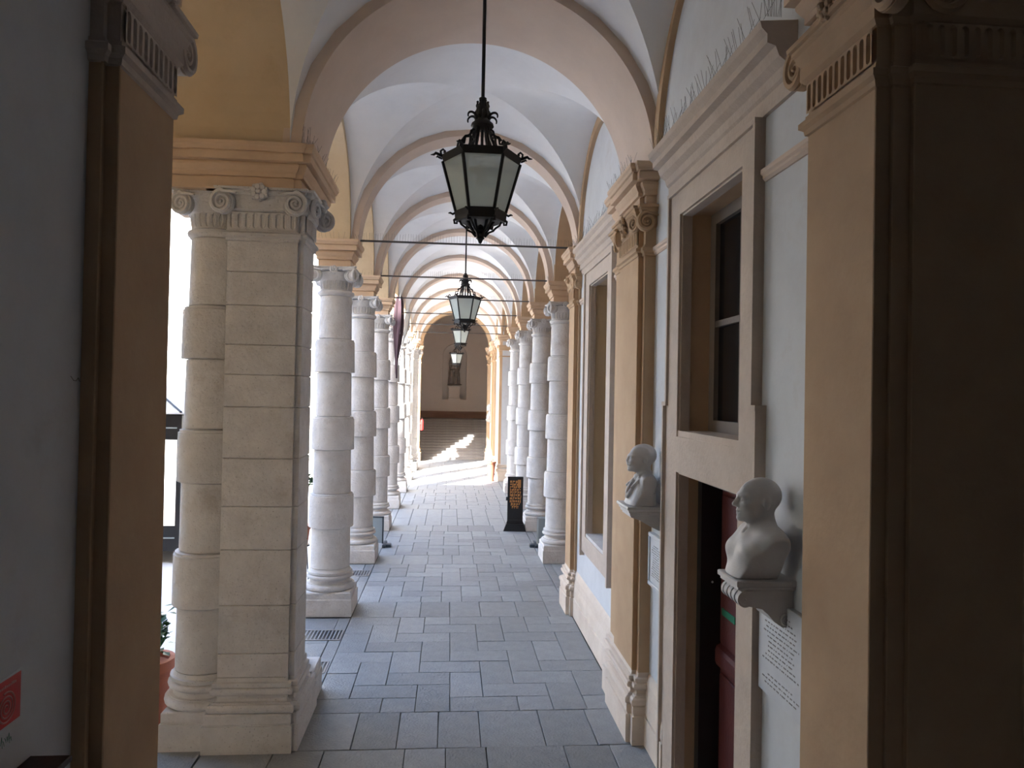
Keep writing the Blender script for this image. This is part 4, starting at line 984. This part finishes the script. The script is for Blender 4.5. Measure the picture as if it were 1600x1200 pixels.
def build_bracket_plain(y0, y1, z, label):
    t = thing('wall_bracket', label, 'bracket', (0,0,0)); ym = (y0+y1)/2
    pr = [(-0.02,z-0.075),(0,z-0.07),(0.0,z-0.055),(0.012,z-0.045),(0.012,z-0.035),(0.028,z-0.02),(0.028,z-0.008),(0.024,z)]
    MB().rect(1.262,1.58,y0+0.028,y1-0.028,pr).obj('shelf', 'marble', t)
    MB().prism([(1.56,z-0.06),(1.27,z-0.06),(1.275,z-0.09),(1.31,z-0.10),(1.36,z-0.12),(1.43,z-0.16),(1.50,z-0.195),(1.56,z-0.21)], 'y', y0+0.05, y1-0.05).obj('console', 'marble', t)
build_bracket_scroll()
build_bracket_plain(5.955, 6.355, 2.095, 'moulded stone bracket under the moustached bust')
build_bracket_plain(29.87, 30.27, 1.96, 'distant bracket under the sunlit bust by the far stairs')
# ---------------------------------------------------------------- plaques with engraved lines
def build_plaque(y0, y1, z0, z1, label, lines, title, seed):
    t = thing('plaque', label, 'plaque', (0,0,0))
    MB().box(1.515,1.56,y0,y1,z0,z1,0.004).obj('slab', 'plaque', t)
    if title:
        fr = MB(); w = 0.035
        for a,b,c,d in ((y0-w,y1+w,z1,z1+w),(y0-w,y1+w,z0-w,z0),(y0-w,y0,z0,z1),(y1,y1+w,z0,z1)): fr.box(1.505,1.56,a,b,c,d,0.005)
        fr.obj('frame', 'plaque', t)
    R = random.Random(seed); mb = MB(); n = lines; m = 0.035
    for i in range(n):
        z = z1-0.06-(z1-z0-0.10)*i/n
        if seed == 1 and i in (n-5, n-4): continue
        h = 0.0075; W = (y1-y0-2*m); f = R.uniform(0.6,1.0) if i not in (0,) else 0.5; c = (y0+y1)/2
        u = c-W*f/2
        while u < c+W*f/2-0.012:
            l = min(R.uniform(0.012,0.045), c+W*f/2-u); k = max(1,int(l/0.008))
            for j in range(k): mb.box(1.5138,1.516,u+j*0.008,u+j*0.008+0.0035,z-h/2*R.uniform(0.7,1.0),z+h/2)
            u += l+0.008
    stuff(mb.obj('inscription', 'letter', t))
build_plaque(3.50, 4.02, 1.40, 1.93, 'white marble plaque with engraved lines below the bald bust', 17, False, 1)
build_plaque(5.93, 6.27, 1.42, 1.80, 'framed white marble plaque below the moustached bust', 14, True, 2)
# ---------------------------------------------------------------- statue and pedestal in the far niche
def statue_f(P):
    x, y, z = P
    d = cap(P, (-0.09,0,0.06), (-0.10,0,0.5), 0.06, 0.075); d = smin(d, cap(P, (-0.10,0,0.5), (-0.08,0.02,0.95), 0.08, 0.11), 0.04)
    d = smin(d, cap(P, (0.12,-0.10,0.06), (0.09,-0.12,0.5), 0.055, 0.07), 0.03); d = smin(d, cap(P, (0.09,-0.12,0.5), (0.08,0.02,0.95), 0.08, 0.11), 0.04)
    d = smin(d, ell(P, (0,0.02,1.0), (0.18,0.13,0.13)), 0.06); d = smin(d, ell(P, (0,0.02,1.28), (0.19,0.13,0.22)), 0.06)
    d = smin(d, cap(P, (-0.20,0.02,1.43), (-0.27,0.0,1.12), 0.065, 0.055), 0.03); d = smin(d, cap(P, (-0.27,0.0,1.12), (-0.10,-0.13,1.10), 0.05, 0.04), 0.03)
    d = smin(d, cap(P, (0.20,0.02,1.43), (0.29,0.02,1.14), 0.065, 0.055), 0.03); d = smin(d, cap(P, (0.29,0.02,1.14), (0.24,-0.06,0.88), 0.05, 0.042), 0.03)
    d = smin(d, cap(P, (0,0.02,1.45), (0,0.01,1.62), 0.055), 0.03); d = smin(d, ell(P, (0,0,1.72), (0.085,0.105,0.125)), 0.02)
    dr = cap(P, (-0.22,0.10,1.40), (-0.24,0.10,0.05), 0.06, 0.12); dr = smin(dr, cap(P, (0.22,0.08,0.95), (-0.18,-0.10,0.75), 0.06, 0.08), 0.05); dr = smin(dr, cap(P, (0.18,0.12,1.2), (0.20,0.12,0.04), 0.06, 0.10), 0.05)
    dr = smin(dr, cap(P, (-0.15,-0.08,0.75), (-0.22,0.0,0.10), 0.07, 0.09), 0.05)
    dr = dr+0.012*np.sin(60*x+8*z)+0.008*np.sin(45*y+20*z); d = smin(d, dr, 0.03)
    d = smin(d, np.maximum(np.sqrt((x/0.36)**2+(y/0.24)**2)-1, 0)*0.2+np.maximum(np.abs(z-0.02)-0.03, -0.02)*1.0, 0.01)
    return d
M['statue'] = mat('weathered dark statue stone', (0.34,0.31,0.29), (0.24,0.215,0.20), scale=6, bump=0.2)
ts = thing('statue', 'standing draped stone statue in the arched niche at the far end', 'statue', (0.01,40.20,3.42))
sdf_obj('figure', statue_f, (-0.42,-0.32,-0.04), (0.42,0.32,1.9), 0.022, 'statue', ts)
tp = thing('pedestal', 'square stone pedestal under the niche statue', 'pedestal', (0.0,40.22,2.64))
MB().rect(-0.31,0.31,-0.24,0.28,[(0.02,0),(0.02,0.07),(0,0.09),(0,0.66),(0.01,0.68)]).obj('block', 'darkwall', tp)
MB().rect(-0.31,0.31,-0.24,0.28,[(0.0,0.67),(0.03,0.69),(0.03,0.745),(0.02,0.755)]).obj('top_slab', 'marble', tp)
# ---------------------------------------------------------------- free standing things in the passage
def build_totem():
    t = thing('menu_totem', 'tall black totem sign with orange printed lettering beside the right columns', 'sign', (1.25,16.28,0), -0.10)
    MB().rect(-0.17,0.17,-0.028,0.028,[(0,0.14),(0,1.18),(-0.004,1.185)]).obj('panel', 'black', t)
    MB().prism([(-0.25,0),(0.25,0),(0.19,0.16),(-0.19,0.16)], 'y', -0.10, 0.14).merge(MB().prism([(-0.19,0.15),(0.19,0.15),(0.165,0.24),(-0.165,0.24)], 'y', -0.04, 0.04)).obj('foot', 'black', t)
    R = random.Random(5); mb = MB()
    z = 1.10
    while z > 0.50:
        h = R.uniform(0.035,0.06); half = 0.12 if z > 0.66 else 0.05+0.07*(z-0.5)/0.16; x = -half
        while x < half:
            l = R.uniform(0.018,0.05)
            mb.box(x, min(x+l,half), -0.031, -0.027, z-h*R.uniform(0.6,1), z)
            if R.random() < 0.6: mb.box(x, x+0.012, -0.031, -0.027, z-h-0.02, z-h*0.5)
            x += l+R.uniform(0.006,0.02)
        z -= h+0.016
    mb.box(0.05,0.12,-0.031,-0.027,0.95,1.12)
    mb.obj('lettering', 'orange', t)
    MB().box(-0.205,-0.165,-0.02,0.02,0.66,0.74,0.004).obj('side_clip', 'darkfoot', t)
build_totem()
def build_panel(x, y, sx, label):
    t = thing('floor_panel', label, 'panel', (x,y,0), 0, None)
    MB().box(-0.03,0.03,-0.18,0.30,0,0.055,0.006).merge(MB().box(0.0,sx*0.13,-0.13,0.02,0,0.055,0.006)).obj('foot', 'darkfoot', t)
    w = 0.30
    MB().box(-sx*0.02,-sx*w,-0.012,0.012,0.06,0.565).obj('panel', 'greypanel', t)
    MB().box(-sx*0.05,-sx*0.02,-0.018,0.018,0.05,0.57).merge(MB().box(-sx*w,-sx*0.02,-0.018,0.018,0.545,0.575)).obj('frame', 'greyframe' if x > 0 else 'darkfoot', t)
build_panel(-1.435,14.62,1,'low grey panel on a dark steel foot between the left columns')
build_panel(1.52,14.62,-1,'low grey framed panel on a dark foot between the right columns')
def build_far_pot():
    t = thing('potted_plant', 'tall tapering terracotta pot with a withered plant on the sunlit floor at far right', 'pot', (1.23,25.42,0))
    MB().lathe([(0.0,0),(0.085,0),(0.09,0.02),(0.125,0.42),(0.145,0.60),(0.165,0.61),(0.168,0.665),(0.15,0.67),(0.14,0.62),(0.0,0.61)], (0,0,0), 24).obj('pot', 'terracotta', t)
    R = random.Random(9); mb = MB()
    for i in range(7):
        a = R.uniform(0,2*PI); r = R.uniform(0.02,0.09); mb.tube([(r*math.cos(a)*0.4,r*math.sin(a)*0.4,0.60),(r*math.cos(a),r*math.sin(a),0.70),(r*1.4*math.cos(a),r*1.4*math.sin(a),0.72+R.uniform(0,0.07))],[0.006,0.005,0.003],5)
    for i in range(5):
        a = R.uniform(0,2*PI); mb.ball((0.08*math.cos(a),0.08*math.sin(a),0.70),0.03,6,(1,0.5,0.4))
    mb.obj('plant', 'darkfoot', t)
build_far_pot()
def leaf_cloud(t, n, c, rad, size, seed):
    R = random.Random(seed)
    me = MB().add([(0,0,0),(0.35,0.5,0.05),(0,1,0),(-0.35,0.5,0.05)], [(0,1,2),(0,2,3)]).mesh('leaf', 'leaf')
    for i in range(n):
        d = Vector((R.gauss(0,1),R.gauss(0,1),R.gauss(0,1))).normalized()*(R.random()**0.4)
        p = Vector(c)+Vector((d.x*rad[0],d.y*rad[1],d.z*rad[2]))
        m = Matrix.Translation(p) @ Matrix.Rotation(R.uniform(0,2*PI),4,'Z') @ Matrix.Rotation(R.uniform(-0.9,0.9),4,'X') @ Matrix.Scale(size*R.uniform(0.7,1.3),4)
        link('leaf', me, t, mtx=m)
def build_plants():
    t = thing('potted_shrub', 'leafy green shrub in a terracotta pot in the courtyard beside the big left pier', 'plant', (-2.86,6.85,0.0))
    MB().lathe([(0.0,0.0),(0.17,0.0),(0.21,0.5),(0.24,0.51),(0.24,0.60),(0.20,0.60),(0.19,0.55),(0.0,0.55)], (0,0,0), 24).obj('pot', 'terracotta', t)
    MB().tube([(0,0,0.55),(0.01,0,0.8),(0,0.01,0.95)], 0.014, 6).obj('stem', 'bark', t)
    leaf_cloud(t, 150, (0,0,0.84), (0.22,0.22,0.26), 0.10, 1)
    t2 = thing('potted_shrub', 'slim young plant in a small red pot, seen just left of the first free column', 'plant', (-2.52,12.0,-0.06))
    MB().lathe([(0.0,0.62),(0.10,0.62),(0.13,0.86),(0.145,0.87),(0.145,0.93),(0.12,0.93),(0.0,0.90)], (0,0,0), 20).obj('pot', 'terracotta', t2)
    for k in range(4): MB().tube([(0.15*math.cos(PI/2*k+0.8),0.15*math.sin(PI/2*k+0.8),0),(0.10*math.cos(PI/2*k+0.8),0.10*math.sin(PI/2*k+0.8),0.63)], 0.009, 6).obj('stand_leg', 'iron', t2)
    MB().lathe([(0.0,0.60),(0.13,0.60),(0.13,0.625),(0.0,0.625)], (0,0,0), 16).obj('stand_plate', 'iron', t2)
    MB().tube([(0.03,0,0.9),(0.06,0.02,1.2),(0.09,0.0,1.55)], 0.014, 6).obj('stem', 'bark', t2)
    leaf_cloud(t2, 60, (0.09,0,1.68), (0.10,0.14,0.11), 0.09, 2)
build_plants()
def build_flag():
    t = thing('flag', 'dark purple furled flag on a slanting pole high at the fourth left column', 'flag', (-1.60,19.2,0))
    MB().tube([(-0.12,0.30,3.0),(0.06,0.0,5.55)], 0.016, 8).obj('pole', 'cloth', t)
    mb = MB(); n, m = 14, 18; v = []; fs = []
    for i in range(n+1):
        u = i/n; z = 5.45-2.1*u; w = 0.05+0.20*math.sin(PI*min(1,u*1.15+0.08))**0.8*(1-0.75*u)
        for j in range(m):
            a = 2*PI*j/m; rr = 1+0.28*math.sin(5*a+3*u); v.append((0.02-0.05*u+w*0.62*rr*math.cos(a), 0.06+0.16*u+w*0.45*rr*math.sin(a), z))
    for i in range(n):
        for j in range(m): fs.append((i*m+j, i*m+(j+1)%m, (i+1)*m+(j+1)%m, (i+1)*m+j))
    fs.append(tuple(range(m))); fs.append(tuple(n*m+j for j in range(m)))
    mb.add(v, fs, True); mb.obj('cloth', 'flag', t)
    t2 = thing('flag', 'pale furled flag on a thin slanting pole beside the dark flag', 'flag', (-1.52,20.05,0))
    MB().tube([(-0.18,-0.28,3.0),(0.16,0.0,5.3)], 0.014, 8).obj('pole', 'cloth', t2)
    mb = MB(); v = []; fs = []
    for i in range(n+1):
        u = i/n; z = 5.2-0.9*u; w = 0.03+0.10*math.sin(PI*min(1,u+0.1))
        for j in range(m):
            a = 2*PI*j/m; rr = 1+0.25*math.sin(5*a+2*u); v.append((0.14-0.13*u+w*0.6*rr*math.cos(a), 0.03+0.1*u+w*0.5*rr*math.sin(a), z))
    for i in range(n):
        for j in range(m): fs.append((i*m+j, i*m+(j+1)%m, (i+1)*m+(j+1)%m, (i+1)*m+j))
    fs.append(tuple(range(m))); fs.append(tuple(n*m+j for j in range(m)))
    mb.add(v, fs, True); mb.obj('cloth', 'cloth', t2)
build_flag()
def build_extinguisher():
    t = thing('fire_extinguisher', 'small red fire extinguisher hung at the left foot of the far stairs', 'fire extinguisher', (-1.38,31.6,1.40))
    MB().lathe([(0.0,0),(0.06,0),(0.065,0.02),(0.065,0.38),(0.05,0.43),(0.02,0.45),(0.02,0.48),(0.0,0.48)], (0,0,0), 18).obj('cylinder', 'red', t)
    MB().box(-0.02,0.02,-0.05,0.03,0.48,0.53,0.005).obj('valve', 'black', t); MB().tube([(0.02,0,0.5),(0.08,0,0.42),(0.085,0,0.15)], 0.01, 6).obj('hose', 'black', t)
    MB().box(-0.24,0,-0.02,0.02,0.25,0.30).obj('hook', 'rod', t)
build_extinguisher()
# ---------------------------------------------------------------- near left wall: sticker, scribbles, brown box
def build_sticker():
    t = thing('sticker', 'red square sticker with a pale spiral on the near left wall', 'sticker', (-1.6185,2.477,1.982))
    MB().box(-0.002,0.001,-0.075,0.115,-0.075,0.075).obj('red_sheet', 'red', t)
    MB().box(-0.002,0.0008,-0.08,0.12,0.075,0.084).obj('edge_strip', 'plaque', t)
    pts = []
    for j in range(90):
        u = j/89; a = 2*PI*3.3*u; r = 0.006+0.046*u; pts.append((0.0012, 0.035+r*math.cos(a), -0.018+r*math.sin(a)))
    MB().tube(pts, 0.0032, 5).obj('spiral', 'pinkish', t)
    mb = MB(); R = random.Random(4); y = 0.0
    while y < 0.085: l = R.uniform(0.004,0.008); mb.box(0.001,0.0018,y,y+l,0.048,0.048+R.uniform(0.006,0.010)); y += l+0.003
    mb.obj('text_line', 'pinkish', t)
    s = MB(); s.tube([(-1.619,2.865,3.035),(-1.619,2.885,3.02),(-1.619,2.905,3.018),(-1.619,2.92,3.03),(-1.619,2.93,3.017),(-1.619,2.945,3.015)], 0.0015, 4)
    tag(s.obj('wall_scribble', 'letter'), 'small dark scribbled mark high on the near left wall', 'scribble')
    s = MB(); R = random.Random(8)
    for i in range(6):
        y = 2.49+0.010*i; s.tube([(-1.6195,y,1.86+R.uniform(-0.01,0.01)),(-1.6195,y+0.006,1.87+R.uniform(-0.01,0.01)),(-1.6195,y+0.01,1.85+R.uniform(-0.01,0.01))], 0.0008, 4)
    tag(s.obj('wall_scribble', 'green'), 'faint pen scribble under the red sticker', 'scribble')
build_sticker()
def build_box():
    t = thing('cabinet', 'dark brown wooden cabinet top at the lower left corner by the wall', 'cabinet', (-1.557,2.262,1.44))
    MB().box(-0.06,0.06,-0.5,0.38,0,0.28,0.005).obj('body', 'darkwood', t)
    MB().box(-0.0625,0.075,-0.51,0.40,0.28,0.303,0.004).obj('lid', 'darkwood', t)
    MB().box(0.015,0.06,-0.2,0.30,0.303,0.306).obj('paper_sheet', 'plaque', t)
build_box()
# ---------------------------------------------------------------- courtyard surroundings
def building(name, label, x0, x1, y0, y1, h, face, nwin):
    t = thing(name, label, 'building', (0,0,0))
    MB().box(x0,x1,y0,y1,-0.06,h).obj('wall', 'facade', t)
    MB().rect(x0,x1,y0,y1,[(0,h-0.5),(0.3,h-0.3),(0.5,h),(0.5,h+0.1)]).obj('eaves', 'facade', t)
    MB().rect(x0,x1,y0,y1,[(0.5,h+0.1),(-2.2,h+1.4)]).obj('roof', 'roofing', t)
    if face is None: return t
    win = {}
    for lev, z in enumerate((1.0, 6.5, 12.0)):
        for i in range(nwin):
            if face == 'y-':
                c = x0+(x1-x0)*(i+0.5)/nwin; fr = MB().box(c-0.85,c+0.85,y0-0.08,y0+0.02,z-0.2,z+3.0).obj('window', 'surround', t)
                MB().box(c-0.65,c+0.65,y0-0.10,y0-0.05,z,z+2.8).obj('shutter', 'shutter', fr)
            else:
                c = y0+(y1-y0)*(i+0.5)/nwin; fr = MB().box(x1-0.02,x1+0.08,c-0.85,c+0.85,z-0.2,z+3.0).obj('window', 'surround', t)
                MB().box(x1+0.05,x1+0.10,c-0.65,c+0.65,z,z+2.8).obj('shutter', 'shutter', fr)
    return t
building('palace_wing', 'sunlit cream palace wing closing the courtyard behind the left columns', -29.9, -2.7, 33.45, 44, 16, 'y-', 8)
building('palace_wing', 'cream palace wing on the far left side of the courtyard', -40, -31.0, 8.6, 32.4, 21, 'x+', 8)  # out of view; height raised to block low sky light from the right wall
def near_wing():
    """the wing over the near portico: its arcade meets the passage at the corner pier"""
    t = thing('palace_wing', 'palace wing over the near portico, shading the near courtyard', 'building', (0,0,0))
    MB().box(-30,9,-14,7.55,7.3,15.6).obj('wall', 'facade', t)
    MB().rect(-30,9,-14,7.55,[(0,15.2),(0.35,15.4),(0.45,15.55),(0.45,15.65),(-2.5,16.4)]).obj('roof', 'roofing', t)
    p = MB(); p.box(-30,-1.92,2.6,3.0,-0.06,7.3); p.box(-30,-2.62,2.6,7.5,7.0,7.3)
    for i in range(9):
        x1 = -2.62-3.08*i; x0 = x1-3.08
        v = MB(); wall_arch_panel(v, x0, x1, (x0+x1)/2, 1.22, ZI, 7.3, 6.9, 7.5); p.merge(v, Matrix(((0,1,0,0),(1,0,0,0),(0,0,1,0),(0,0,0,1))))
        if i > 1: p.box(x0, x1, 7.1, 7.3, -0.06, 6.4)  # unseen blind infill, added to cut the light reaching the nearest bay
        p.box(x0-0.3, x0+0.3, 6.9, 7.5, -0.06, ZI)
    struct(p.obj('wall_portico', 'cream'))
    struct(MB().box(-30,-2.21,2.9,7.7,-0.2,0.0).obj('floor_portico', 'slab'))
near_wing()
def build_gazebo():
    t = thing('courtyard_booth', 'black framed booth with a white pitched canvas roof in the courtyard at left', 'booth', (-6.1,14.6,-0.06))
    for x in (-1.2,1.2):
        for y in (-1.2,1.2): MB().box(x-0.04,x+0.04,y-0.04,y+0.04,0,2.58).obj('post', 'black', t)
    for z0,z1 in ((2.37,2.58),(2.15,2.345),(0.46,0.66),(0.22,0.435)):
        MB().rect(-1.2,1.2,-1.2,1.2,[(0.03,z0),(0.03,z1)]).obj('board', 'black', t)
    MB().rect(-1.2,1.2,-1.2,1.2,[(0.02,2.34),(0.02,2.375)]).merge(MB().rect(-1.2,1.2,-1.2,1.2,[(0.02,0.43),(0.02,0.465)])).obj('rail', 'greyframe', t)
    MB().rect(-1.2,1.2,-1.2,1.2,[(0.1,2.60),(0.1,2.63),(-1.19,3.3)]).obj('canvas_roof', 'cloth', t)
    for s in (-1,1): MB().tube([(s*1.25,-1.32,2.64),(0,-0.1,3.33)], 0.02, 6).obj('roof_edge', 'black', t)
build_gazebo()
for o in bpy.data.objects:
    if o.parent is None and o.type == 'EMPTY' and not o.get('label'): o['label'] = o.name
